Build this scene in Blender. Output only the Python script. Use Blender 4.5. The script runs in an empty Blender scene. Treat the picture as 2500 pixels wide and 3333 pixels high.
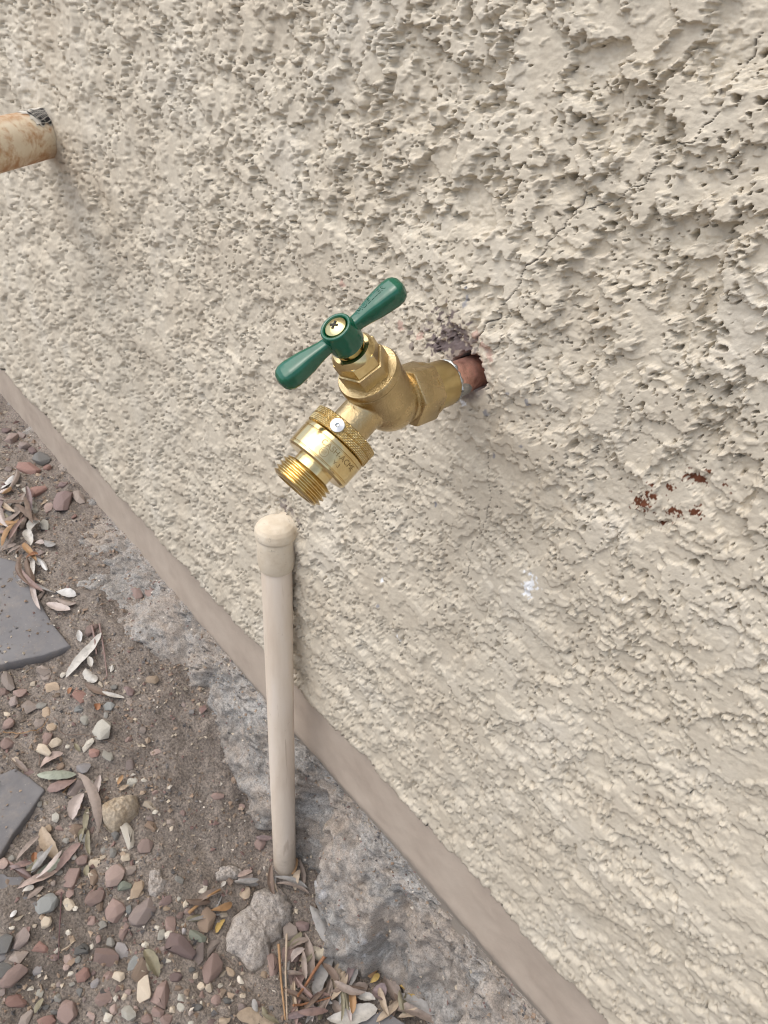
import bpy, bmesh, math, random
import numpy as np
from mathutils import Vector, Matrix

random.seed(7)
RNG = np.random.default_rng(11)
scene = bpy.context.scene

# ------------------------------------------------------------------ camera
# The wall stands on the plane Y = 0 (outside is -Y), Z is up, metres.
F = 2300.0
CX, CY = 1250.0, 1666.5
a_ = Vector((-2645, -1964, F)); b_ = Vector((-262, 3046, F))
ZV = -b_.normalized()
XV = -a_.normalized(); XV = (XV - ZV * XV.dot(ZV)).normalized()
YV = ZV.cross(XV)
CAM = Vector((0.0, -0.252, 0.617))

def ray(px, py):
    v = Vector((px - CX, py - CY, F))
    return Vector((XV.dot(v), YV.dot(v), ZV.dot(v)))

cam_data = bpy.data.cameras.new("camera")
cam = bpy.data.objects.new("camera", cam_data)
scene.collection.objects.link(cam)
ex, ey, ez = Vector((1, 0, 0)), Vector((0, 1, 0)), Vector((0, 0, 1))
def cam_axis(v):
    return Vector((XV.dot(v), YV.dot(v), ZV.dot(v)))
rx, ry, rz = cam_axis(ex), cam_axis(-ey), cam_axis(-ez)
M = Matrix(((rx.x, ry.x, rz.x, CAM.x), (rx.y, ry.y, rz.y, CAM.y), (rx.z, ry.z, rz.z, CAM.z), (0, 0, 0, 1)))
cam.matrix_world = M
cam_data.sensor_fit = 'HORIZONTAL'
cam_data.sensor_width = 36.0
cam_data.lens = F / 2500.0 * 36.0
cam_data.clip_start = 0.01
cam_data.clip_end = 500.0
cam_data.dof.use_dof = True
cam_data.dof.focus_distance = 0.31
cam_data.dof.aperture_fstop = 90.0
scene.camera = cam

# ------------------------------------------------------------------ light
SUN_EL, SUN_AZ = math.radians(66), math.radians(214)      # azimuth clockwise from +Y
world = bpy.data.worlds.new("World"); scene.world = world
world.use_nodes = True
wn = world.node_tree; wn.nodes.clear()
wo = wn.nodes.new("ShaderNodeOutputWorld")
wb = wn.nodes.new("ShaderNodeBackground")
sky = wn.nodes.new("ShaderNodeTexSky")
sky.sky_type = 'NISHITA'; sky.sun_disc = False
sky.sun_elevation = SUN_EL; sky.sun_rotation = SUN_AZ
sky.dust_density = 3.0; sky.air_density = 1.0
hs = wn.nodes.new("ShaderNodeHueSaturation")
hs.inputs['Saturation'].default_value = 0.6
wn.links.new(sky.outputs[0], hs.inputs['Color'])
wn.links.new(hs.outputs[0], wb.inputs['Color'])
wb.inputs['Strength'].default_value = 0.15
wn.links.new(wb.outputs[0], wo.inputs[0])

sd = bpy.data.lights.new("sun", 'SUN')
sd.energy = 1.4; sd.angle = math.radians(78); sd.color = (1.0, 0.945, 0.85)
sun = bpy.data.objects.new("sun", sd); scene.collection.objects.link(sun)
sdir = Vector((math.sin(SUN_AZ) * math.cos(SUN_EL), math.cos(SUN_AZ) * math.cos(SUN_EL), math.sin(SUN_EL)))
sun.rotation_euler = sdir.to_track_quat('Z', 'Y').to_euler()
sun.location = (-1, -2, 3)

scene.view_settings.view_transform = 'Standard'
scene.view_settings.look = 'None'
scene.view_settings.exposure = 0.6
scene.view_settings.gamma = 1.0
scene.view_settings.use_curve_mapping = False
scene.cycles.use_denoising = True
scene.cycles.filter_width = 1.1
scene.cycles.max_bounces = 8

# ------------------------------------------------------------------ helpers
COL = scene.collection
ORIGIN = {}

def tag(o, label=None, cat=None, group=None, kind=None):
    if label: o['label'] = label
    if cat: o['category'] = cat
    if group: o['group'] = group
    if kind: o['kind'] = kind
    return o

def thing(name, loc, label, cat, group=None):
    o = bpy.data.objects.new(name, None); COL.objects.link(o)
    o.location = loc; o.empty_display_size = 0.02
    ORIGIN[o.name] = Vector(loc)
    return tag(o, label, cat, group)

def origin_of(o):
    while o.parent: o = o.parent
    return ORIGIN.get(o.name, Vector(o.location))

def put(name, me, mat, parent=None, origin=None):
    """me carries world coordinates; it becomes an object under parent or a thing with its own origin"""
    if me.materials:
        me.materials.clear()
    if mat: me.materials.append(mat)
    o = bpy.data.objects.new(name, me); COL.objects.link(o)
    me.name = name
    if parent:
        o.parent = parent
        me.transform(Matrix.Translation(-origin_of(parent)))
    elif origin is not None:
        me.transform(Matrix.Translation(-Vector(origin)))
        o.location = origin
        ORIGIN[o.name] = Vector(origin)
    return o

def mesh_np(verts, quads=None, tris=None, smooth=True):
    me = bpy.data.meshes.new("m")
    verts = np.asarray(verts, dtype=np.float32)
    me.vertices.add(len(verts)); me.vertices.foreach_set("co", verts.ravel())
    parts, starts, off = [], [], 0
    if quads is not None and len(quads):
        q = np.asarray(quads, dtype=np.int32)
        parts.append(q.ravel()); starts.append(np.arange(len(q), dtype=np.int32) * 4); off = q.size
    if tris is not None and len(tris):
        t = np.asarray(tris, dtype=np.int32)
        parts.append(t.ravel()); starts.append(off + np.arange(len(t), dtype=np.int32) * 3)
    loops = np.concatenate(parts); st = np.concatenate(starts)
    me.loops.add(len(loops)); me.loops.foreach_set("vertex_index", loops)
    me.polygons.add(len(st)); me.polygons.foreach_set("loop_start", st)
    me.update(calc_edges=True); me.validate()
    me.polygons.foreach_set("use_smooth", np.full(len(me.polygons), smooth, dtype=bool))
    return me

def grid_quads(nu, nv, wrap_v=False):
    i = np.arange(nu - 1)[:, None]; j = np.arange(nv if wrap_v else nv - 1)[None, :]
    jn = (j + 1) % nv
    return np.stack([i * nv + j, (i + 1) * nv + j, (i + 1) * nv + jn, i * nv + jn], -1).reshape(-1, 4)

def frame(axis, hint=Vector((1, 0, 0))):
    w = Vector(axis).normalized(); u = (Vector(hint) - w * w.dot(Vector(hint))).normalized(); v = w.cross(u)
    return u, v, w

def lathe(profile, base, axis, n=64, sharp=35, rfun=None, hint=Vector((1, 0, 0))):
    """profile: (radius, height) from bottom to top along axis; closed with caps when the radius is > 0"""
    u, v, w = frame(axis, hint); base = Vector(base)
    prof = list(profile)
    rr = np.array([p[0] for p in prof]); hh = np.array([p[1] for p in prof])
    th = np.arange(n) / n * 2 * np.pi
    R = np.repeat(rr[:, None], n, 1)
    if rfun: R = R * rfun(th)[None, :]
    U, V, W = np.array(u), np.array(v), np.array(w)
    co = np.array(base)[None, None, :] + R[..., None] * (np.cos(th)[None, :, None] * U + np.sin(th)[None, :, None] * V) + hh[:, None, None] * W
    verts = co.reshape(-1, 3)
    q = grid_quads(len(prof), n, True)[:, ::-1]
    nv = len(verts)
    extra = np.array([np.array(base) + hh[0] * W, np.array(base) + hh[-1] * W])
    verts = np.vstack([verts, extra])
    j = np.arange(n); jn = (j + 1) % n
    t = np.vstack([np.stack([np.full(n, nv), jn, j], -1), np.stack([np.full(n, nv + 1), (len(prof) - 1) * n + j, (len(prof) - 1) * n + jn], -1)])
    me = mesh_np(verts, q, t)
    bm = bmesh.new(); bm.from_mesh(me); bmesh.ops.recalc_face_normals(bm, faces=bm.faces); bm.to_mesh(me); bm.free()
    me.set_sharp_from_angle(angle=math.radians(sharp))
    return me

def join(meshes):
    bm = bmesh.new()
    for m in meshes: bm.from_mesh(m)
    me = bpy.data.meshes.new("m"); bm.to_mesh(me); bm.free()
    return me

def fused(meshes, voxel, smooth_it):
    me = join(meshes)
    o = bpy.data.objects.new("tmp", me); COL.objects.link(o)
    r = o.modifiers.new("r", 'REMESH'); r.mode = 'VOXEL'; r.voxel_size = voxel; r.use_smooth_shade = True
    s = o.modifiers.new("s", 'SMOOTH'); s.iterations = smooth_it; s.factor = 0.5
    dg = bpy.context.evaluated_depsgraph_get()
    out = bpy.data.meshes.new_from_object(o.evaluated_get(dg))
    bpy.data.objects.remove(o)
    out.polygons.foreach_set("use_smooth", np.ones(len(out.polygons), dtype=bool))
    return out

def prism(n, radius, h0, h1, base, axis, bevel, hint=Vector((1, 0, 0)), rot=0.0, r2=None, seg=2):
    u, v, w = frame(axis, hint); base = Vector(base)
    bm = bmesh.new(); rings = []
    for h, r in ((h0, radius), (h1, r2 or radius)):
        rings.append([bm.verts.new(base + w * h + (u * math.cos(rot + i * 2 * math.pi / n) + v * math.sin(rot + i * 2 * math.pi / n)) * r) for i in range(n)])
    for i in range(n):
        k = (i + 1) % n
        bm.faces.new((rings[0][i], rings[0][k], rings[1][k], rings[1][i]))
    bm.faces.new(rings[1]); bm.faces.new(rings[0][::-1])
    bmesh.ops.recalc_face_normals(bm, faces=bm.faces)
    if bevel: bmesh.ops.bevel(bm, geom=list(bm.edges), offset=bevel, segments=seg, affect='EDGES', profile=0.5)
    me = bpy.data.meshes.new("m"); bm.to_mesh(me); bm.free()
    me.polygons.foreach_set("use_smooth", np.ones(len(me.polygons), dtype=bool))
    me.set_sharp_from_angle(angle=math.radians(28))
    return me

def tube(points, radii, n=24, cap=True):
    P = [Vector(p) for p in points]; verts = []
    up = Vector((0.3, 0.2, 1))
    for i, p in enumerate(P):
        d = (P[min(i + 1, len(P) - 1)] - P[max(i - 1, 0)]).normalized()
        u = d.cross(up).normalized(); v = d.cross(u)
        for k in range(n):
            a = 2 * math.pi * k / n
            verts.append(p + (u * math.cos(a) + v * math.sin(a)) * radii[i])
    q = grid_quads(len(P), n, True)
    nv = len(verts); verts += [P[0], P[-1]]
    t = []
    for k in range(n):
        t.append((nv, k, (k + 1) % n)); t.append((nv + 1, (len(P) - 1) * n + (k + 1) % n, (len(P) - 1) * n + k))
    me = mesh_np([tuple(v) for v in verts], q, t)
    bm = bmesh.new(); bm.from_mesh(me); bmesh.ops.recalc_face_normals(bm, faces=bm.faces); bm.to_mesh(me); bm.free()
    me.set_sharp_from_angle(angle=math.radians(40))
    return me

# ---- noise
_p = np.random.default_rng(3).permutation(256).astype(np.int32); PERM = np.concatenate([_p, _p])
_g = np.random.default_rng(4).random(256) * 2 * np.pi; GX, GY = np.cos(_g).astype(np.float32), np.sin(_g).astype(np.float32)
HASH = np.random.default_rng(5).random((8, 512)).astype(np.float32)
def perlin(x, y, seed=0):
    x = np.asarray(x, np.float32) + seed * 17.13; y = np.asarray(y, np.float32) + seed * 31.71
    xi = np.floor(x).astype(np.int32); yi = np.floor(y).astype(np.int32)
    xf = x - xi; yf = y - yi
    u = xf * xf * xf * (xf * (xf * 6 - 15) + 10); v = yf * yf * yf * (yf * (yf * 6 - 15) + 10)
    x0 = xi & 255; x1 = (xi + 1) & 255; y0 = yi & 255; y1 = (yi + 1) & 255
    def g(xx, yy, dx, dy):
        h = PERM[PERM[xx] + yy]; return GX[h] * dx + GY[h] * dy
    n00 = g(x0, y0, xf, yf); n10 = g(x1, y0, xf - 1, yf); n01 = g(x0, y1, xf, yf - 1); n11 = g(x1, y1, xf - 1, yf - 1)
    return ((n00 * (1 - u) + n10 * u) * (1 - v) + (n01 * (1 - u) + n11 * u) * v) * 1.5
def fbm(x, y, octaves=4, seed=0, gain=0.5):
    s = 0; a = 1
    for o in range(octaves):
        s = s + a * perlin(x * 2 ** o, y * 2 ** o, seed + o); a *= gain
    return s
def sstep(a, b, x):
    t = np.clip((x - a) / (b - a), 0, 1); return t * t * (3 - 2 * t)
def pits(x, z, cell, prob, r0, r1, seed, sx=1.0):
    """0..1 mask of round holes scattered one per cell"""
    gx = np.floor(x / cell).astype(np.int32); gz = np.floor(z / cell).astype(np.int32)
    out = np.zeros_like(x, dtype=np.float32)
    for dx in (-1, 0, 1):
        for dz in (-1, 0, 1):
            cx = gx + dx; cz = gz + dz
            h = PERM[(PERM[(cx + seed * 7) & 255] + cz + seed * 13) & 255]
            k = h
            px = (cx + HASH[0][k]) * cell; pz = (cz + HASH[1][k]) * cell
            r = r0 + (r1 - r0) * HASH[2][k] ** 2
            on = HASH[3][k] < prob
            e = 0.6 + 0.9 * HASH[4][k]
            d = np.sqrt(((x - px) / (sx * e)) ** 2 + ((z - pz) * e) ** 2) / r
            out = np.maximum(out, np.where(on, sstep(1.0, 0.6, d), 0))
    return out

# ---- materials
def new_mat(name):
    m = bpy.data.materials.new(name); m.use_nodes = True
    nt = m.node_tree; b = nt.nodes["Principled BSDF"]
    return m, nt, b
def N(nt, typ, **kw):
    n = nt.nodes.new(typ)
    for k, v in kw.items():
        if hasattr(n, k): setattr(n, k, v)
        else: n.inputs[k.replace('_', ' ')].default_value = v
    return n
def noise(nt, scale, detail=4, rough=0.6, vec=None, dist=0.0):
    n = nt.nodes.new("ShaderNodeTexNoise")
    n.inputs['Scale'].default_value = scale; n.inputs['Detail'].default_value = detail; n.inputs['Roughness'].default_value = rough
    n.inputs['Distortion'].default_value = dist
    if vec is not None: nt.links.new(vec, n.inputs['Vector'])
    return n
def ramp(nt, fac, stops):
    r = nt.nodes.new("ShaderNodeValToRGB"); e = r.color_ramp.elements
    while len(e) < len(stops): e.new(0.5)
    for el, (p, c) in zip(e, stops):
        el.position = p; el.color = (*c, 1) if len(c) == 3 else c
    nt.links.new(fac, r.inputs[0]); return r
def mixc(nt, fac, a, b, blend='MIX'):
    m = nt.nodes.new("ShaderNodeMix"); m.data_type = 'RGBA'; m.blend_type = blend
    for sock, val in ((m.inputs[0], fac), (m.inputs[6], a), (m.inputs[7], b)):
        if hasattr(val, 'is_linked'): nt.links.new(val, sock)
        elif isinstance(val, (int, float)): sock.default_value = val
        else: sock.default_value = (*val, 1)
    return m.outputs[2]
def bump(nt, b, height, strength, dist, prev=None):
    n = nt.nodes.new("ShaderNodeBump"); n.inputs['Strength'].default_value = strength; n.inputs['Distance'].default_value = dist
    nt.links.new(height, n.inputs['Height'])
    if prev is not None: nt.links.new(prev, n.inputs['Normal'])
    nt.links.new(n.outputs[0], b.inputs['Normal']); return n.outputs[0]
def coord(nt, which='Object'):
    return nt.nodes.new("ShaderNodeTexCoord").outputs[which]

def stone_mat(name, cols, scale=90, rough=0.85, bumpd=0.0006, spread=0.25, speck=0.6):
    m, nt, b = new_mat(name); co = coord(nt)
    oi = nt.nodes.new("ShaderNodeObjectInfo")
    va = nt.nodes.new("ShaderNodeVectorMath"); va.operation = 'ADD'
    nt.links.new(co, va.inputs[0]); nt.links.new(oi.outputs['Location'], va.inputs[1])
    n1 = noise(nt, scale, 5, 0.65, va.outputs[0], 0.4)
    r = ramp(nt, n1.outputs[0], [(0.3, cols[0]), (0.5, cols[1]), (0.72, cols[2])])
    h = nt.nodes.new("ShaderNodeHueSaturation")
    mr = nt.nodes.new("ShaderNodeMapRange"); mr.inputs[3].default_value = 1 - spread; mr.inputs[4].default_value = 1 + spread
    nt.links.new(oi.outputs['Random'], mr.inputs[0]); nt.links.new(mr.outputs[0], h.inputs['Value'])
    nt.links.new(r.outputs[0], h.inputs['Color'])
    n2 = noise(nt, scale * 9, 3, 0.7, va.outputs[0])
    spk = ramp(nt, n2.outputs[0], [(0.42, (0.55, 0.55, 0.55)), (0.6, (1.08, 1.05, 1.0))])
    nt.links.new(mixc(nt, speck, h.outputs[0], spk.outputs[0], 'MULTIPLY'), b.inputs['Base Color'])
    b.inputs['Roughness'].default_value = rough
    bump(nt, b, n2.outputs[0], 0.6, bumpd)
    return m

# ------------------------------------------------------------------ materials of the setting
PAINT = (0.625, 0.562, 0.455)
def make_stucco():
    m, nt, b = new_mat("stucco_paint"); co = coord(nt)
    n1 = noise(nt, 14, 5, 0.6, co)
    c = ramp(nt, n1.outputs[0], [(0.3, (0.55, 0.482, 0.38)), (0.55, PAINT), (0.75, (0.665, 0.61, 0.515))]).outputs[0]
    n2 = noise(nt, 240, 5, 0.75, co)
    c = mixc(nt, 0.38, c, ramp(nt, n2.outputs[0], [(0.35, (0.70, 0.68, 0.66)), (0.6, (1.05, 1.05, 1.05))]).outputs[0], 'MULTIPLY')
    n4 = noise(nt, 45, 6, 0.7, co)
    c = mixc(nt, ramp(nt, n4.outputs[0], [(0.64, (0, 0, 0)), (0.74, (0.35, 0.35, 0.35))]).outputs[0], c, (0.42, 0.33, 0.23))
    at = nt.nodes.new("ShaderNodeAttribute"); at.attribute_name = "marks"
    at2 = nt.nodes.new("ShaderNodeAttribute"); at2.attribute_name = "stains"
    s1 = nt.nodes.new("ShaderNodeSeparateColor"); nt.links.new(at.outputs['Color'], s1.inputs[0])
    s2 = nt.nodes.new("ShaderNodeSeparateColor"); nt.links.new(at2.outputs['Color'], s2.inputs[0])
    c = mixc(nt, s2.outputs[2], c, (0.25, 0.25, 0.27))        # bare grey cement
    c = mixc(nt, s2.outputs[1], c, (0.42, 0.23, 0.19))        # pink spots
    c = mixc(nt, s2.outputs[0], c, (0.13, 0.098, 0.10))       # soldering soot, and painted shade beside the elbow
    c = mixc(nt, s1.outputs[2], c, (0.86, 0.87, 0.88))        # white splash
    c = mixc(nt, s1.outputs[1], c, (0.12, 0.035, 0.012))      # brown paint flecks
    c = mixc(nt, s1.outputs[0], c, (0.09, 0.075, 0.065))      # crack line
    nt.links.new(c, b.inputs['Base Color'])
    b.inputs['Roughness'].default_value = 0.8
    n3 = noise(nt, 900, 4, 0.7, co)
    bp = bump(nt, b, n3.outputs[0], 0.4, 0.0005)
    n5 = noise(nt, 330, 3, 0.6, co)
    bump(nt, b, n5.outputs[0], 0.3, 0.0009, bp)
    return m
M_STUCCO = make_stucco()

def make_band():
    m, nt, b = new_mat("band_paint"); co = coord(nt)
    n1 = noise(nt, 18, 6, 0.65, co)
    c = ramp(nt, n1.outputs[0], [(0.3, (0.39, 0.32, 0.262)), (0.52, (0.455, 0.38, 0.312)), (0.75, (0.50, 0.425, 0.352))]).outputs[0]
    sp = nt.nodes.new("ShaderNodeSeparateXYZ"); nt.links.new(co, sp.inputs[0])
    n2 = noise(nt, 60, 5, 0.7, co)
    ad = nt.nodes.new("ShaderNodeMath"); ad.operation = 'MULTIPLY_ADD'; ad.inputs[1].default_value = 0.045
    nt.links.new(n2.outputs[0], ad.inputs[0]); nt.links.new(sp.outputs[2], ad.inputs[2])
    mr = nt.nodes.new("ShaderNodeMapRange"); mr.inputs[1].default_value = 0.002; mr.inputs[2].default_value = 0.020
    mr.inputs[3].default_value = 1; mr.inputs[4].default_value = 0
    nt.links.new(ad.outputs[0], mr.inputs[0])
    c = mixc(nt, mr.outputs[0], c, (0.27, 0.235, 0.20))      # dust splashed up from the ground
    nt.links.new(c, b.inputs['Base Color']); b.inputs['Roughness'].default_value = 0.7
    n3 = noise(nt, 420, 4, 0.65, co)
    bump(nt, b, n3.outputs[0], 0.35, 0.0008)
    return m
M_BAND = make_band()

def make_concrete(name, c0, c1, c2):
    m, nt, b = new_mat(name); co = coord(nt)
    n1 = noise(nt, 22, 7, 0.7, co, 0.6)
    c = ramp(nt, n1.outputs[0], [(0.32, c0), (0.5, c1), (0.68, c2)]).outputs[0]
    n2 = noise(nt, 190, 5, 0.75, co)
    c = mixc(nt, 0.75, c, ramp(nt, n2.outputs[0], [(0.34, (0.42, 0.42, 0.43)), (0.5, (0.95, 0.95, 0.95)), (0.68, (1.22, 1.2, 1.18))]).outputs[0], 'MULTIPLY')
    n4 = noise(nt, 33, 4, 0.6, co)
    c = mixc(nt, ramp(nt, n4.outputs[0], [(0.66, (0, 0, 0)), (0.70, (0.8, 0.8, 0.8))]).outputs[0], c, (0.46, 0.46, 0.47))
    n5 = noise(nt, 13, 6, 0.7, co, 0.8)
    c = mixc(nt, ramp(nt, n5.outputs[0], [(0.44, (0, 0, 0)), (0.58, (0.8, 0.8, 0.8))]).outputs[0], c, (0.35, 0.30, 0.255))
    n7 = noise(nt, 620, 3, 0.8, co)
    c = mixc(nt, 0.7, c, ramp(nt, n7.outputs[0], [(0.36, (0.5, 0.5, 0.5)), (0.5, (1, 1, 1)), (0.64, (1.35, 1.33, 1.3))]).outputs[0], 'MULTIPLY')
    n6 = noise(nt, 75, 5, 0.75, co)
    c = mixc(nt, ramp(nt, n6.outputs[0], [(0.60, (0, 0, 0)), (0.68, (0.7, 0.7, 0.7))]).outputs[0], c, (0.11, 0.105, 0.105))
    nt.links.new(c, b.inputs['Base Color']); b.inputs['Roughness'].default_value = 0.9
    bump(nt, b, n2.outputs[0], 0.8, 0.002)
    return m
M_CONC = make_concrete("footing_concrete", (0.23, 0.205, 0.18), (0.31, 0.297, 0.28), (0.40, 0.39, 0.375))
M_CHUNK = make_concrete("chunk_concrete", (0.32, 0.29, 0.26), (0.40, 0.365, 0.335), (0.47, 0.44, 0.41))

def make_soil():
    m, nt, b = new_mat("soil"); co = coord(nt)
    n1 = noise(nt, 9, 6, 0.65, co, 0.5)
    c = ramp(nt, n1.outputs[0], [(0.3, (0.175, 0.148, 0.126)), (0.5, (0.25, 0.214, 0.185)), (0.7, (0.315, 0.275, 0.24))]).outputs[0]
    n2 = noise(nt, 420, 4, 0.75, co)
    c = mixc(nt, 0.85, c, ramp(nt, n2.outputs[0], [(0.36, (0.35, 0.34, 0.34)), (0.5, (0.92, 0.92, 0.92)), (0.66, (1.5, 1.45, 1.4))]).outputs[0], 'MULTIPLY')
    n3 = noise(nt, 70, 5, 0.7, co)
    c = mixc(nt, ramp(nt, n3.outputs[0], [(0.56, (0, 0, 0)), (0.68, (0.6, 0.6, 0.6))]).outputs[0], c, (0.085, 0.07, 0.058))
    nt.links.new(c, b.inputs['Base Color']); b.inputs['Roughness'].default_value = 0.95
    bump(nt, b, n2.outputs[0], 0.9, 0.0025)
    return m
M_SOIL = make_soil()

# ------------------------------------------------------------------ wall
WALL = thing("stucco_wall", (0, 0, 0), "beige painted wall of coarse stucco above a smooth band", "wall")

def on_wall(px, py, y=0.0):
    r = ray(px, py); t = (y - CAM.y) / r.y
    return CAM + r * t
def px_scale(p):                                              # metres per photo pixel at a point
    d = p - CAM
    return (d.x * cam_axis(ez).x + d.y * cam_axis(ez).y + d.z * cam_axis(ez).z) / F

PIPE_X, PIPE_Z = -0.1938, 0.4730                              # where the copper pipe leaves the wall

def edge_z(x):                                                # ragged lower edge of the stucco, metres
    mm = x * 1000
    return 0.082 + 0.008 * perlin(mm / 130, mm * 0, 21) + 0.0035 * perlin(mm / 22, mm * 0, 22) + 0.0022 * perlin(mm / 6, mm * 0, 23)

def stucco_height(xm, zm):
    """outward relief in metres"""
    x = (xm * 1000).astype(np.float32); z = (zm * 1000).astype(np.float32)
    wx = 3.2 * perlin(x / 17, z / 17, 1) + 1.3 * perlin(x / 5, z / 5, 3)
    wz = 3.2 * perlin(x / 17, z / 17, 2) + 1.3 * perlin(x / 5, z / 5, 4)
    X, Z = x + wx, z + wz
    big = perlin(x / 90, z / 70, 9)
    calm = np.clip(0.5 + 0.9 * perlin(x / 120, z / 95, 10), 0, 1)
    near_top = sstep(420, 560, z) * sstep(-430, -200, x)      # boldest relief high up by the camera
    soft = np.exp(-(((x + 215) / 75) ** 2 + ((z - 425) / 80) ** 2))   # smoother patch round the pipe
    rag = 0.15 * perlin(x / 3.2, z / 3.0, 12) + 0.10 * perlin(x / 1.3, z / 1.3, 13)
    thr = -0.10 + 0.16 * big
    def field(dz):
        Zs = Z - dz; zs = z - dz
        return 0.95 * perlin(X / 35, Zs / 26, 5) + 0.44 * perlin(X / 13.5, Zs / 10.5, 6) + 0.25 * perlin(X / 5.6, Zs / 4.6, 7) + rag
    n = field(0.0)
    p1 = sstep(thr, thr + 0.045, n)
    for dz, drop in ((1.8, 0.34), (4.2, 0.70)):                # gentle on the upper side, a torn step on the lower side
        p1 = np.maximum(p1, sstep(thr + 0.02, thr + 0.12, field(dz)) - drop)
    n2 = 0.8 * perlin((X + 200) / 24, Z / 18, 15) + 0.45 * perlin(X / 10, Z / 8.2, 16) + 0.2 * perlin(X / 4, Z / 3.6, 27) + rag
    p2 = sstep(0.10, 0.15, n2)
    n3 = 0.6 * perlin((X - 90) / 11, Z / 7.5, 28) + 0.4 * perlin(X / 5, Z / 4, 29) + rag
    p3 = sstep(0.18, 0.25, n3)
    amp = (0.68 + 0.78 * near_top + 0.35 * calm) * (1 - 0.55 * soft)
    h = 2.2 * p1 + 1.4 * p2 + 0.40 * p3
    valley = 0.4 * fbm(x / 5.0, z / 4.2, 3, 18)
    h = h + (1 - np.clip(p1, 0, 1)) * valley
    h = h + (0.06 * perlin((x + 0.5 * z) / 13, (z - 0.35 * x) / 2.6, 24) + 0.10 * perlin(x / 3.0, z / 2.2, 25))
    h = h + 0.05 * perlin(x / 1.1, z / 1.1, 26)
    h = h * amp
    xd = x + 0.8 * perlin(x / 2.2, z / 2.2, 31) + 1.2 * perlin(x / 6, z / 6, 36); zd = z + 0.8 * perlin(x / 2.2, z / 2.2, 32) + 1.2 * perlin(x / 6, z / 6, 37)
    clus = np.clip(0.55 + 1.1 * perlin(x / 48, z / 36, 33) + 0.5 * perlin(x / 14, z / 10, 34), 0, 1) * (1 - 0.4 * soft)
    edge_ = np.exp(-((n - thr) / 0.16) ** 2)
    pa = pits(xd, zd, 8.0, 0.40, 0.6, 1.8, 1, 1.1); pb = pits(xd, zd, 4.1, 0.22, 0.4, 0.95, 2, 1.0); pc = pits(xd, zd, 11.0, 0.40, 1.3, 3.6, 3, 1.6); pd = pits(xd, zd, 2.6, 0.25, 0.35, 0.65, 4)
    ph = 5.2 * pa * sstep(0.40, 0.65, clus + 0.35 * edge_) + 5.2 * pb * sstep(0.28, 0.5, clus + 0.3 * edge_) + 1.0 * pc * sstep(0.4, 0.7, clus) + 2.8 * pd * sstep(0.45, 0.7, clus)
    pe = pits(xd, zd, 9.0, 0.34, 0.8, 2.3, 8, 0.8) * sstep(-240, -380, x)
    ph = ph * 1.2 + 6.5 * pe * sstep(0.28, 0.5, clus + 0.3 * edge_)
    h = h - ph
    h = h + 2.2 * perlin(x / 210, z / 160, 35)
    # broken hole round the copper pipe
    ang = np.arctan2(z - PIPE_Z * 1000, x - PIPE_X * 1000)
    hr = 8.2 + 2.4 * np.cos(ang - 1.35) + 2.2 * np.exp(-(ang / 0.45) ** 2) + 1.2 * perlin(x / 2.4, z / 2.4, 43) + 1.1 * np.cos(2 * ang - 0.6) + 0.9 * perlin(x / 4.5, z / 4.5, 42) + 1.5 * perlin(ang * 1.5, ang * 0 + 3, 40) + 0.8 * perlin(x / 2.5, z / 2.5, 41)
    dd = np.hypot(x - PIPE_X * 1000, z - PIPE_Z * 1000)
    hole = sstep(hr + 1.2, hr - 0.6, dd)
    h = h * (1 - 0.6 * np.exp(-((dd - hr) / 9.0) ** 2))
    h = h + 9.5 * np.exp(-(dd / 62.0) ** 2) + 6.0 * sstep(-520, -260, x) * sstep(110, 260, z)
    h = h - 34 * hole
    # pocket where the elbow enters
    return h / 1000 + 0.0015

def polyline_dist(x, z, pts):
    d = np.full(x.shape, 1e9, np.float32)
    for (x0, z0), (x1, z1) in zip(pts[:-1], pts[1:]):
        vx, vz = x1 - x0, z1 - z0; L = vx * vx + vz * vz + 1e-12
        t = np.clip(((x - x0) * vx + (z - z0) * vz) / L, 0, 1)
        d = np.minimum(d, np.hypot(x - x0 - t * vx, z - z0 - t * vz))
    return d

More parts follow.
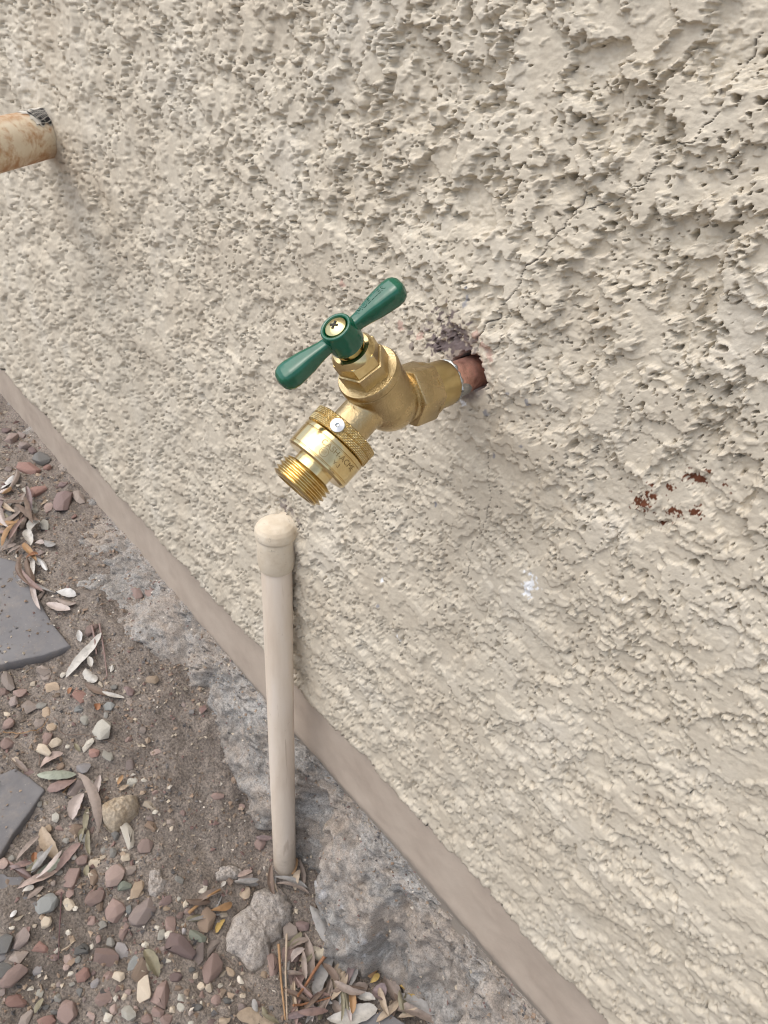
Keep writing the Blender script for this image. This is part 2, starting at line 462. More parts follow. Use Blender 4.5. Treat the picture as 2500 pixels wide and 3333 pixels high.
def build_wall():
    fx, fz = 0.0, CAM.z
    # fine rings and spokes where the stucco is close, coarse ones round the corner
    D = 0.252; q = 0.86
    k = np.arange(int(math.atan(0.10 / D) * 706 * q), int(math.atan(1.62 / D) * 706 * q))
    rs = D * np.tan(k / (706 * q))
    rs = np.concatenate([np.linspace(0.002, rs[0], 40)[:-1], rs, np.geomspace(rs[-1], 5.0, 40)[1:]])
    th_f = np.arange(math.radians(163), math.radians(292), 1 / (706 * q))
    th_c = np.linspace(th_f[-1], th_f[0] + 2 * np.pi, 300)[1:-1]
    th = np.concatenate([th_f, th_c])
    Rg, T = np.meshgrid(rs, th, indexing='ij')
    x = fx + Rg * np.cos(T); z = fz + Rg * np.sin(T)
    h = stucco_height(x, z)
    dth = np.minimum(np.abs((T - th_f[0] + np.pi) % (2 * np.pi) - np.pi), np.abs((T - th_f[-1] + np.pi) % (2 * np.pi) - np.pi))
    outside = (T > th_f[-1]) * sstep(0.02, 0.35, dth)
    far = np.maximum(sstep(1.7, 2.4, Rg), 0.92 * outside); h = h * (1 - far) + 0.003 * far
    y = -h
    ez_ = edge_z(x)
    under = z < ez_
    lip = sstep(0.010, 0.0, z - ez_)
    y = y * (1 - 0.35 * lip) - 0.0012
    y = np.where(under, 0.014, y)
    marks = np.zeros(x.shape + (4,), np.float32); stains = np.zeros(x.shape + (4,), np.float32)
    marks[..., 3] = 1; stains[..., 3] = 1
    xm, zm = x * 1000, z * 1000
    jx = x + 0.0009 * perlin(xm / 3, zm / 3, 51); jz = z + 0.0009 * perlin(xm / 3, zm / 3, 52)
    def S6(L): return [(1500 + u * .6028, v * .6028) for u, v in L]
    def S3(L): return [(1300 + u * .2411, 1000 + v * .2411) for u, v in L]
    def S7(L): return [(1500 + u * .6028, 1200 + v * .6028) for u, v in L]
    cracks = [
        (S6([(1640, 180), (1590, 310), (1540, 390), (1480, 470), (1460, 610), (1390, 670), (1340, 760), (1180, 775), (1130, 850), (1085, 930), (1060, 985), (1000, 1000), (930, 1050), (840, 1085), (750, 1115)]), 1.0),
        (S6([(705, 1030), (680, 1140), (620, 1210), (545, 1290), (500, 1380), (430, 1420), (390, 1480), (350, 1570), (300, 1610), (250, 1640)]), 1.1),
        (S6([(545, 1390), (500, 1460)]), 0.7),
        (S3([(1430, 40), (1430, 130), (1350, 150), (1280, 200), (1190, 330), (1130, 410), (1105, 560)]), 1.5),
        (S3([(1500, 340), (1480, 400), (1390, 490), (1310, 590)]), 0.9),
        (S3([(1080, 720), (1130, 800), (1150, 900), (1160, 990)]), 1.1),
        (S3([(1260, 1090), (1310, 1180), (1300, 1280)]), 1.0),
        (S7([(200, 420), (190, 500), (210, 680), (160, 850), (100, 920), (80, 1050), (60, 1200)]), 0.45),
    ]
    for pts, wpx in cracks:
        P = [on_wall(p[0], p[1], -0.006 - 0.0095 * math.exp(-((p[0] - 1540) ** 2 + (p[1] - 1170) ** 2) / 260 ** 2)) for p in pts]; s = px_scale(P[0]) * 2.3 * wpx
        P2 = [(p.x, p.z) for p in P]
        xs = [p[0] for p in P2]; zs = [p[1] for p in P2]
        sel = (x > min(xs) - .01) & (x < max(xs) + .01) & (z > min(zs) - .01) & (z < max(zs) + .01)
        if not sel.any(): continue
        d = polyline_dist(jx[sel], jz[sel], P2)
        mk = sstep(s, s * 0.35, d)
        yy = y[sel]; y[sel] = yy + 0.0011 * mk
        c = marks[..., 0]; c[sel] = np.maximum(c[sel], mk * 0.85)
    def blob(px, py, r, chan, arr, strength=1.0, stretch=1.0, grain=1.6, thr=0.0):
        p = on_wall(px, py, -0.006 * min(1, max(0, (px - 700) / 600)) * (1 if py < 2300 else 0.5) - 0.0095 * math.exp(-((px - 1540) ** 2 + (py - 1170) ** 2) / 260 ** 2)); s = px_scale(p) * r
        sel = (np.abs(x - p.x) < s * 3 * stretch) & (np.abs(z - p.z) < s * 3)
        if not sel.any(): return
        d = np.hypot((x[sel] - p.x) / stretch, z[sel] - p.z) / s
        n = perlin(xm[sel] / grain, zm[sel] / grain, 61) * 0.7 + perlin(xm[sel] / (grain * 2.7), zm[sel] / (grain * 2.7), 62) * 0.6
        m = sstep(0.0, 0.22, (1 - d) * 0.75 + n - thr) * strength
        m = m * sstep(2.3, 1.3, d)
        c = arr[..., chan]; c[sel] = np.maximum(c[sel], m)
    for px, py, r in ((2105, 1625, 27), (2145, 1590, 20), (2205, 1570, 14), (2280, 1545, 24), (2215, 1655, 22), (2280, 1650, 17), (2165, 1690, 14), (2380, 1562, 10), (2325, 1520, 8), (2400, 1590, 7)):
        blob(px, py, r * 1.35, 1, marks, 1.0, 1.3, 1.2, 0.26)
    for px, py, r in ((1745, 1885, 24), (1738, 1912, 16), (2052, 1936, 8), (1306, 2072, 9), (1530, 1300, 7), (1262, 1881, 5)):
        blob(px, py, r * 1.3, 2, marks, 0.95, 1.0, 2.0, 0.08)
    for px, py, r in ((1732, 1438, 17), (1608, 1330, 15), (1637, 1468, 10), (1554, 968, 20), (1680, 1270, 13), (1455, 1325, 11), (1250, 1960, 8), (1445, 1630, 12), (1525, 1050, 12),
                      (1700, 1560, 8), (1560, 930, 10), (1545, 985, 8), (1742, 1300, 10), (1310, 1775, 8)):
        blob(px, py, r, 2, stains, 0.85, 1.0, 2.4, 0.2)
    for px, py, r, st, sx in ((1490, 1085, 66, 0.9, 1.4), (1510, 1112, 34, 0.95, 1.5), (1470, 1118, 30, 0.95, 1.2), (1440, 1105, 40, 0.95, 1.0), (1535, 1100, 40, 0.75, 1.2), (1500, 1110, 46, 0.85, 1.2), (1358, 1075, 16, 0.7, 0.8), (1360, 1120, 16, 0.65, 0.7), (1400, 1060, 22, 0.35, 1.0),
                           (1530, 1260, 20, 0.6, 1.2), (1510, 1250, 14, 0.5, 1.5), (1545, 1240, 12, 0.6, 1.0), (1286, 1032, 12, 0.4, 1.0), (940, 1640, 28, 0.75, 1.2), (990, 1690, 24, 0.6, 1.0), (985, 1780, 22, 0.45, 0.9), (1000, 1830, 16, 0.4, 0.8), (965, 1660, 22, 0.6, 1.0)):  # blobs right of the elbow paint the pipe's soft shade onto the wall
        blob(px, py, r, 0, stains, st, sx, 2.2, 0.05)
    for px, py, r in ((1592, 1115, 22), (1575, 1090, 16), (1615, 1158, 14), (1148, 915, 9), (1330, 1050, 18), (1390, 1085, 20)):
        blob(px, py, r, 1, stains, 0.6, 1.0, 2.5, 0.0)
    dd = np.hypot(x - PIPE_X, z - PIPE_Z)
    stains[..., 0] = np.maximum(stains[..., 0], 0.9 * sstep(0.0145, 0.0105, dd) * (0.7 + 0.3 * perlin(xm / 2, zm / 2, 66)))
    verts = np.stack([x, y, z], -1)
    nr, nt_ = x.shape
    idx = np.arange(nr * nt_).reshape(nr, nt_)
    jn = np.roll(idx, -1, axis=1)
    quads = np.stack([idx[:-1], idx[1:], jn[1:], jn[:-1]], -1)
    zq = np.maximum.reduce([z[:-1], z[1:], np.roll(z, -1, 1)[1:], np.roll(z, -1, 1)[:-1]])
    zl = np.minimum.reduce([z[:-1], z[1:]])
    keep = (zq > 0.045) & (zl < 2.7)
    me = mesh_np(verts.reshape(-1, 3), quads[keep].reshape(-1, 4))
    for nm, arr in (("marks", marks), ("stains", stains)):
        at = me.color_attributes.new(nm, 'FLOAT_COLOR', 'POINT')
        at.data.foreach_set("color", arr.reshape(-1))
    # drop unused vertices
    bm = bmesh.new(); bm.from_mesh(me)
    loose = [v for v in bm.verts if not v.link_faces]
    bmesh.ops.delete(bm, geom=loose, context='VERTS')
    bm.to_mesh(me); bm.free()
    put("stucco_coat", me, M_STUCCO, WALL)

build_wall()

def box_mesh(x0, x1, y0, y1, z0, z1, nx=1, nz=1):
    bm = bmesh.new(); bmesh.ops.create_cube(bm, size=1)
    for v in bm.verts:
        v.co = ((x0 + x1) / 2 + v.co.x * (x1 - x0), (y0 + y1) / 2 + v.co.y * (y1 - y0), (z0 + z1) / 2 + v.co.z * (z1 - z0))
    me = bpy.data.meshes.new("m"); bm.to_mesh(me); bm.free(); return me

def build_band():
    xs = np.concatenate([np.linspace(-5, -1.5, 30), np.arange(-1.49, 0.45, 0.004), np.linspace(0.46, 5, 30)])
    zs = np.concatenate([[-0.45, -0.2], np.arange(-0.05, 0.112, 0.004)])
    Xg, Zg = np.meshgrid(xs, zs, indexing='ij')
    y = 0.004 + 0.0012 * perlin(Xg * 1000 / 80, Zg * 1000 / 60, 71) + 0.0005 * perlin(Xg * 1000 / 11, Zg * 1000 / 11, 72) + 0.02 * sstep(0.10, 0.112, Zg)
    y = y + 0.006 * sstep(0.0, -0.03, Zg)
    put("base_band", mesh_np(np.stack([Xg, y, Zg], -1).reshape(-1, 3), grid_quads(len(xs), len(zs))[:, ::-1]), M_BAND, WALL)
    put("wall_core", box_mesh(-5, 5, 0.03, 0.22, -0.45, 2.7), M_BAND, WALL)
build_band()

# ------------------------------------------------------------------ ground
GX_ = np.array([-3.0, -1.3, -0.95, -0.75, -0.62, -0.54, -0.46, -0.40, -0.34, -0.26, -0.1, 0.5, 3.0])
GZ_ = np.array([0.005, 0.005, 0.0, -0.006, -0.016, -0.042, -0.088, -0.135, -0.182, -0.212, -0.222, -0.225, -0.225])
GZ2_ = np.array([0.0, -0.005, -0.012, -0.025, -0.045, -0.065, -0.09, -0.115, -0.14, -0.168, -0.19, -0.20, -0.2])
_xs = np.linspace(-3, 3, 1201)
def _sm(z):
    kk = np.exp(-0.5 * (np.arange(-24, 25) / 8.0) ** 2); kk /= kk.sum()
    zz = np.interp(_xs, GX_, z); return np.convolve(np.pad(zz, 24, mode='edge'), kk, 'valid')
_s1, _s2 = _sm(GZ_), _sm(GZ2_)
def soil0(x, y):
    w = sstep(-0.06, -0.20, np.asarray(y, float))
    return np.interp(x, _xs, _s1) * (1 - w) + np.interp(x, _xs, _s2) * w
def soil_rough(x, y):
    X, Y = np.asarray(x) * 1000, np.asarray(y) * 1000
    h = 0.0065 * fbm(X / 70, Y / 70, 3, 80) + 0.0030 * fbm(X / 14, Y / 14, 3, 84) + 0.0012 * perlin(X / 3.5, Y / 3.5, 88)
    h = h + 0.0022 * np.clip(perlin(X / 9, Y / 9, 89) - 0.15, 0, 1)
    return h
def soil(x, y):
    near = np.exp(-((np.asarray(x) + 0.5) / 1.1) ** 2 - ((np.asarray(y) + 0.2) / 0.7) ** 2)
    return soil0(x, y) + soil_rough(x, y) * (0.15 + 0.85 * near)

def hit(px, py, dz=0.0):
    """point of the soil surface seen at a photo pixel"""
    r = ray(px, py); t0, t1 = 0.05, 2.5
    ts = np.linspace(t0, t1, 600) * 1.0
    ts = ts / F * 1.0 * F / 1.0
    pts = np.array(CAM)[None, :] + np.outer(ts, np.array(r) / np.linalg.norm(np.array(r)))
    below = pts[:, 2] < soil0(pts[:, 0], np.minimum(pts[:, 1], 0)) + dz
    i = int(np.argmax(below)) if below.any() else len(ts) - 1
    a, b = ts[max(i - 1, 0)], ts[i]; d = np.array(r) / np.linalg.norm(np.array(r))
    for _ in range(30):
        m = (a + b) / 2; p = np.array(CAM) + m * d
        if p[2] < soil0(p[0], min(p[1], 0)) + dz: b = m
        else: a = m
    p = np.array(CAM) + b * d
    if p[1] > -0.004:                                          # the ray meets the wall first
        t = (-0.004 - CAM.y) / d[1]; p = np.array(CAM) + t * d
    return Vector(p)

def build_ground():
    xs = np.concatenate([-np.geomspace(60, 1.55, 24), np.arange(-1.5, 0.05, 0.0026), np.geomspace(0.08, 60, 30)])
    ys = np.concatenate([-np.geomspace(60, 0.52, 24), np.arange(-0.5, 0.012, 0.0026), [0.03, 0.1, 0.3, 1, 5, 40]])
    Xg, Yg = np.meshgrid(xs, ys, indexing='ij')
    Zg = soil(Xg.ravel(), Yg.ravel()).reshape(Xg.shape)
    me = mesh_np(np.stack([Xg, Yg, Zg], -1).reshape(-1, 3), grid_quads(len(xs), len(ys)))
    tag(put("ground", me, M_SOIL), "bare brown dirt ground littered with stones and leaves", kind='structure')
build_ground()

# ------------------------------------------------------------------ concrete footing
def C2(u, v): return (u * .5425, 1300 + v * .5425)
CONT = [(150, 1720), (140, 1790), (160, 1880), (215, 1915), (310, 1985), (360, 2080), (420, 2150), (560, 2210), (680, 2232), (700, 2330), (715, 2400), (740, 2470), (760, 2560), (830, 2660), (885, 2715), (950, 2765), (1010, 2800),
        (1055, 2840), (1048, 2910), (1052, 2990), (1090, 3090), (1130, 3150), (1185, 3185), (1240, 3150), (1300, 3190), (1360, 3240), (1440, 3320), (1500, 3370)]
FOOT = []
def build_footing():
    pts = [hit(*p) for p in CONT]
    pts = sorted([(p.x, min(p.y, -0.008)) for p in pts])
    cxs = np.array([p[0] for p in pts]); cys = np.array([p[1] for p in pts])
    xs = np.concatenate([np.arange(-1.45, -0.9, 0.004), np.arange(-0.9, 0.1, 0.0021), np.arange(0.1, 0.5, 0.008)])
    yc = np.interp(xs, cxs, cys, left=-0.004, right=-0.03)
    yc = yc * np.where(xs < cxs[0], np.clip(1 - (cxs[0] - xs) / 0.08, 0.15, 1), 1)
    yc = yc + 0.006 * perlin(xs * 1000 / 26, xs * 0, 95) + 0.003 * perlin(xs * 1000 / 8, xs * 0, 96)
    ns = 92
    s = np.linspace(0, 1, ns)[None, :]
    Xg = np.repeat(xs[:, None], ns, 1)
    ztop = -0.008 - 0.019 * sstep(-0.45, -0.12, xs) + 0.010 * sstep(-0.50, -0.62, xs) + 0.004 * perlin(xs * 1000 / 35, xs * 0, 97) + 0.002 * perlin(xs * 1000 / 7, xs * 0, 98)
    zb = soil0(xs, yc) - 0.012
    Yg = 0.012 + (yc[:, None] - 0.012) * np.clip(s * 1.12, 0, 1) ** 1.25
    pw = 1.5 + 1.1 * sstep(-0.45, -0.2, xs)[:, None]
    Zg = ztop[:, None] + (zb - ztop)[:, None] * s ** pw
    U = Xg * 1000; V = (s * np.hypot(yc, zb - ztop)[:, None]) * 1000 + 0 * U
    dsp = 0.008 * fbm(U / 48, V / 38, 3, 100) + 0.0022 * fbm(U / 15, V / 13, 3, 104) + 0.0008 * perlin(U / 5, V / 5, 107) + 0.0008 * perlin(U / 2.6, V / 2.6, 110)
    dsp = dsp + 0.005 * (sstep(0.02, 0.09, fbm(U / 34, V / 28, 4, 112)) - 0.5) + 0.003 * (sstep(0.1, 0.16, fbm(U / 17, V / 15, 4, 118)) - 0.5)
    dsp = dsp - 0.007 * pits(U + 2 * perlin(U / 6, V / 6, 108), V + 2 * perlin(U / 6, V / 6, 109), 21, 0.6, 1.6, 5.5, 6) - 0.004 * pits(U, V, 8, 0.3, 0.8, 1.8, 7)
    cl = hit(1150, 3020).x
    dsp = dsp + 0.013 * sstep(1.0, 0.8, ((Xg - cl) / 0.06) ** 2 + ((s - 0.70) / 0.27) ** 2 + 0.35 * fbm(U / 22, V / 22, 3, 130))
    fade = sstep(0.0, 0.22, s)
    Yg = Yg - dsp * fade * 0.8; Zg = Zg + dsp * fade * 0.6
    FOOT.append(np.stack([Xg, Yg, Zg], -1)[:, 8:])
    me = mesh_np(np.stack([Xg, Yg, Zg], -1).reshape(-1, 3), grid_quads(len(xs), ns))
    bm = bmesh.new(); bm.from_mesh(me); bmesh.ops.recalc_face_normals(bm, faces=bm.faces); bm.to_mesh(me); bm.free()
    tag(put("concrete_footing", me, M_CONC, None, (-0.4, 0.0, -0.1)), "rough grey concrete footing bulging out below the smooth painted band", "footing")
build_footing()

# ------------------------------------------------------------------ lumps and slabs traced on the ground
def resample(poly, n):
    P = np.array(poly + [poly[0]], float); seg = np.hypot(*(P[1:] - P[:-1]).T); L = np.concatenate([[0], np.cumsum(seg)])
    t = np.linspace(0, L[-1], n, endpoint=False)
    return np.stack([np.interp(t, L, P[:, 0]), np.interp(t, L, P[:, 1])], -1)

SLABS = []
def inside(poly, x, y):
    r = np.zeros(len(x), bool); j = len(poly) - 1
    for i in range(len(poly)):
        xi, yi = poly[i]; xj, yj = poly[j]
        r ^= ((yi > y) != (yj > y)) & (x < (xj - xi) * (y - yi) / (yj - yi + 1e-12) + xi); j = i
    return r
def lump(pixels, thick, flat, rough, seed, n=110, level=None, edge=0.0, sink=0.004):
    """a slab or rock whose outline on the ground comes from the photograph; flat = 1 gives a flat top"""
    W = [hit(*p, dz=thick * 0.7) for p in pixels]
    poly = resample([(p.x, p.y) for p in W], n)
    c = poly.mean(0)
    zc = soil0(poly[:, 0], poly[:, 1])
    A = np.c_[poly, np.ones(n)]; coef, *_ = np.linalg.lstsq(A, zc, rcond=None)
    if flat > 0.5:
        rr = np.array([0, .25, .5, .7, .84, .93, .97, .99, 1.0, 1.0, 0.98])
        hh = np.array([1, 1, 1, 1, 1, 1, .985, .95, .86, .2, -.5])
    else:
        rr = np.concatenate([np.linspace(0, 0.9, 34), [.93, .955, .975, .99, 1.0, 1.005, 1.0, .96]])
        hh = np.sqrt(np.clip(1 - rr ** 4.5, 0, 1)) * (1 - 0.12 * rr ** 2); hh[-4:] = (0.38, 0.15, -0.15, -0.5)
    d = poly - c
    ang = np.arctan2(d[:, 1], d[:, 0])
    jit = 1 + edge * perlin(ang * 6 / 1.57 + 50, ang * 0 + seed, seed) + edge * 0.6 * perlin(ang * 17 + 80, ang * 0 + seed, seed + 1)
    P = c + d[None] * rr[:, None, None] * (1 + (jit - 1)[None, :, None] * rr[:, None, None] ** 9)
    z = (P[..., 0] * coef[0] + P[..., 1] * coef[1] + coef[2]) + hh[:, None] * thick - sink
    U, V = P[..., 0] * 1000, P[..., 1] * 1000
    z = z + rough * (0.8 * fbm(U / 34, V / 34, 4, seed + 5) + 0.45 * perlin(U / 6, V / 6, seed + 8) + 0.25 * perlin(U / 2.6, V / 2.6, seed + 9)) * np.clip(hh + 0.3, 0, 1)[:, None]
    verts = np.concatenate([P, z[..., None]], -1).reshape(-1, 3)
    q = grid_quads(len(rr), n, True)
    SLABS.append((poly, coef, thick - sink, flat))
    me = mesh_np(verts, q)
    bm = bmesh.new(); bm.from_mesh(me)
    bmesh.ops.remove_doubles(bm, verts=bm.verts, dist=1e-6)
    bmesh.ops.recalc_face_normals(bm, faces=bm.faces); bm.to_mesh(me); bm.free()
    me.polygons.foreach_set("use_smooth", np.ones(len(me.polygons), dtype=bool))
    me.set_sharp_from_angle(angle=math.radians(50))
    return me, (c[0], c[1], float(c[0] * coef[0] + c[1] * coef[1] + coef[2]))

def make_slate():
    m, nt, b = new_mat("slate"); co = coord(nt)
    n1 = noise(nt, 22, 6, 0.6, co, 0.4)
    c = ramp(nt, n1.outputs[0], [(0.3, (0.125, 0.121, 0.126)), (0.55, (0.155, 0.15, 0.154)), (0.75, (0.19, 0.183, 0.183))]).outputs[0]
    n2 = noise(nt, 38, 7, 0.75, co)
    c = mixc(nt, ramp(nt, n2.outputs[0], [(0.5, (0, 0, 0)), (0.72, (0.6, 0.6, 0.6))]).outputs[0], c, (0.25, 0.215, 0.185))
    n3 = noise(nt, 420, 3, 0.7, co)
    c = mixc(nt, ramp(nt, n3.outputs[0], [(0.66, (0, 0, 0)), (0.72, (0.6, 0.6, 0.6))]).outputs[0], c, (0.42, 0.38, 0.34))
    nt.links.new(c, b.inputs['Base Color']); b.inputs['Roughness'].default_value = 0.65
    bump(nt, b, n2.outputs[0], 0.4, 0.0008)
    return m
M_SLATE = make_slate()
M_OLD = stone_mat("slate_plain", [(0.135, 0.13, 0.145), (0.16, 0.155, 0.17), (0.195, 0.185, 0.195)], 25, 0.6, 0.00015, 0.08, 0.12)
me, o3 = lump([(0, 1812), (54, 1821), (70, 1853), (81, 1891), (114, 1918), (141, 1978), (174, 2027), (228, 2097), (130, 2141), (0, 2173), (-170, 2200), (-330, 2010), (-250, 1830)], 0.011, 1, 0.0006, 200, 160, edge=0.012)
tag(put("flagstone", me, M_SLATE, None, o3), "large bluish grey slate flagstone with pale scratches, nearest the wall", "flagstone", "slate flagstones")
me, o3 = lump([(0, 2520), (49, 2497), (100, 2530), (146, 2568), (110, 2620), (81, 2660), (40, 2715), (10, 2765), (-40, 2850), (-200, 2900), (-260, 2600)], 0.011, 1, 0.0006, 210, 160, edge=0.012)
tag(put("flagstone", me, M_SLATE, None, o3), "clean dark slate flagstone tapering to a blunt end among dry leaves", "flagstone", "slate flagstones")
me, o3 = lump([(0, 2835), (30, 2850), (80, 2845), (78, 2885), (105, 2925), (95, 2960), (50, 2985), (20, 3040), (55, 3060), (30, 3110), (-60, 3160), (-160, 3000), (-80, 2850)], 0.006, 1, 0.0014, 220, 130, edge=0.03)
tag(put("flagstone", me, M_SLATE, None, o3), "dusty slate flagstone half buried in dirt, beside the withered leaves", "flagstone", "slate flagstones")
def F6(u, v): return (450 + u * .3014, 2820 + v * .3014)
def G7(u, v): return (850 + u * .3617, 2950 + v * .3617)
me, o3 = lump([G7(870, 1059), G7(910, 1020), G7(1010, 960), G7(1110, 940), G7(1170, 965), G7(1230, 1010), G7(1330, 1070), G7(1250, 1200), G7(950, 1180)], 0.010, 1, 0.0006, 226, 90)
tag(put("flagstone", me, M_SLATE, None, o3), "small dark slate piece under leaves at the foot of the footing", "flagstone", "slate flagstones")

# broken concrete beside the pipe foot
me, o3 = lump([F6(1240, 215), F6(1360, 165), F6(1450, 190), F6(1530, 165), F6(1615, 240), F6(1620, 310), F6(1680, 350), F6(1650, 560), F6(1570, 620), F6(1560, 740), F6(1430, 800), F6(1420, 930), F6(1370, 990),
               F6(1330, 1060), F6(1240, 1085), F6(1160, 1050), F6(1110, 970), F6(990, 900), F6(930, 860), F6(905, 740), F6(960, 640), F6(990, 520), F6(1090, 440), F6(1200, 370)], 0.017, 0, 0.0024, 230, 170, edge=0.06)
tag(put("concrete_chunk", me, M_CHUNK, None, o3), "broken lump of pale concrete lying in front of the plastic pipe foot", "concrete chunk")
M_SAND = stone_mat("sandstone", [(0.27, 0.19, 0.11), (0.40, 0.33, 0.245), (0.47, 0.41, 0.33)], 40, 0.8, 0.0006, 0.02)
def D4(u, v): return (u * .3014, 2350 + v * .3014)
me, o3 = lump([D4(1070, 860), D4(1130, 820), D4(1250, 780), D4(1430, 730), D4(1475, 740), D4(1490, 840), D4(1470, 930), D4(1380, 1010), D4(1300, 1090), D4(1210, 1130), D4(1140, 1090), D4(1080, 1010), D4(1065, 930)], 0.020, 0, 0.003, 240, 80, edge=0.02)
tag(put("stone", me, M_SAND, None, o3), "biggest rounded tan sandstone rock lying on the dirt", "stone", "stones scattered on the dirt")
for poly, lab in (([F6(110, 0), F6(240, 0), F6(270, 110), F6(340, 130), F6(300, 220), F6(190, 320), F6(110, 300), F6(90, 200)], "crumbly cream mortar lump above the mauve stones on the dirt"),
                  ([F6(820, 60), F6(870, -30), F6(1000, -60), F6(1120, 0), F6(1130, 90), F6(1020, 110), F6(930, 120), F6(840, 110)], "crumbly cream mortar lump in the dirt behind the concrete chunk")):
    me, o3 = lump(poly, 0.009, 0, 0.004, 250, 70, edge=0.12)
    tag(put("mortar_lump", me, M_CHUNK, None, o3), lab, "mortar lump", "mortar lumps")

# ------------------------------------------------------------------ PVC water pipe
def M_pvc():
    m, nt, b = new_mat("pvc_paint"); co = coord(nt)
    mp = nt.nodes.new("ShaderNodeMapping"); mp.inputs['Scale'].default_value = (1, 1, 0.12); nt.links.new(co, mp.inputs[0])
    n1 = noise(nt, 60, 5, 0.6, mp.outputs[0])
    c = ramp(nt, n1.outputs[0], [(0.3, (0.66, 0.55, 0.44)), (0.5, (0.74, 0.64, 0.53)), (0.72, (0.78, 0.69, 0.60))]).outputs[0]
    n2 = noise(nt, 120, 6, 0.7, co)
    c = mixc(nt, ramp(nt, n2.outputs[0], [(0.64, (0, 0, 0)), (0.74, (0.4, 0.4, 0.4))]).outputs[0], c, (0.36, 0.27, 0.18))
    mp2 = nt.nodes.new("ShaderNodeMapping"); mp2.inputs['Scale'].default_value = (1, 1, 0.018); nt.links.new(co, mp2.inputs[0])
    n3 = noise(nt, 260, 2, 0.5, mp2.outputs[0])
    c = mixc(nt, ramp(nt, n3.outputs[0], [(0.66, (0, 0, 0)), (0.70, (0.45, 0.45, 0.45))]).outputs[0], c, (0.45, 0.34, 0.25))
    sp = nt.nodes.new("ShaderNodeSeparateXYZ"); nt.links.new(co, sp.inputs[0])
    md = nt.nodes.new("ShaderNodeMath"); md.operation = 'MULTIPLY_ADD'; md.inputs[1].default_value = -0.07
    nt.links.new(n2.outputs[0], md.inputs[0]); nt.links.new(sp.outputs[2], md.inputs[2])
    mr = nt.nodes.new("ShaderNodeMapRange"); mr.inputs[1].default_value = -0.02; mr.inputs[2].default_value = 0.05; mr.inputs[3].default_value = 0.85; mr.inputs[4].default_value = 0.0
    nt.links.new(md.outputs[0], mr.inputs[0])
    c = mixc(nt, mr.outputs[0], c, (0.40, 0.33, 0.255))
    nt.links.new(c, b.inputs['Base Color']); b.inputs['Roughness'].default_value = 0.5
    bump(nt, b, n2.outputs[0], 0.15, 0.0004)
    return m
def M_elbow():
    m, nt, b = new_mat("elbow_paint"); co = coord(nt)
    n1 = noise(nt, 70, 6, 0.65, co)
    c = ramp(nt, n1.outputs[0], [(0.3, (0.54, 0.45, 0.335)), (0.5, (0.63, 0.545, 0.425)), (0.72, (0.68, 0.61, 0.50))]).outputs[0]
    n2 = noise(nt, 230, 5, 0.7, co)
    c = mixc(nt, ramp(nt, n2.outputs[0], [(0.62, (0, 0, 0)), (0.72, (0.7, 0.7, 0.7))]).outputs[0], c, (0.27, 0.23, 0.18))
    nt.links.new(c, b.inputs['Base Color']); b.inputs['Roughness'].default_value = 0.75
    bump(nt, b, n2.outputs[0], 0.35, 0.0007)
    return m
PT, PB = Vector((-0.3560, -0.0185, 0.275)), Vector((-0.330, -0.037, -0.225))
WP = thing("water_pipe", (PB.x, PB.y, -0.2), "cream plastic pipe rising from the dirt to an elbow in the wall", "pipe")
ax = (PT - PB).normalized()
put("pipe_tube", lathe([(0.0123, 0), (0.0123, (PT - PB).length - 0.01)], PB, ax, 48), M_pvc(), WP)
eb = PT - ax * 0.004
collar = lathe([(0.0122, -0.0300), (0.0134, -0.0297), (0.0146, -0.0245), (0.0149, -0.0180), (0.0147, -0.0080), (0.0149, 0.0005), (0.0135, 0.0030)], eb, ax, 48)
cap = lathe([(0.0147, 0.0000), (0.0158, 0.0006), (0.0163, 0.0020), (0.0163, 0.0045), (0.0157, 0.0080), (0.0140, 0.0108), (0.0108, 0.0132), (0.0060, 0.0147), (0.001, 0.0151)], eb, ax, 48)
stub = lathe([(0.0128, -0.004), (0.0132, 0.008), (0.0132, 0.030)], eb + Vector((0.0, 0.0, 0.0022)), Vector((0.0, 1, 0.02)), 48)
me = fused([cap, stub], 0.0005, 4)
tv = np.empty(len(me.vertices) * 3, np.float32); me.vertices.foreach_get("co", tv); tv = tv.reshape(-1, 3)
n_ = 0.00012 * fbm(tv[:, 0] * 1000 / 9 + tv[:, 1] * 60, tv[:, 2] * 1000 / 9, 3, 120)
cdir = tv - np.array(eb); cdir /= np.linalg.norm(cdir, axis=1)[:, None] + 1e-9
me.vertices.foreach_set("co", (tv + cdir * n_[:, None]).ravel())
put("elbow", me, M_elbow(), WP)
put("collar", collar, bpy.data.materials["elbow_paint"], WP)

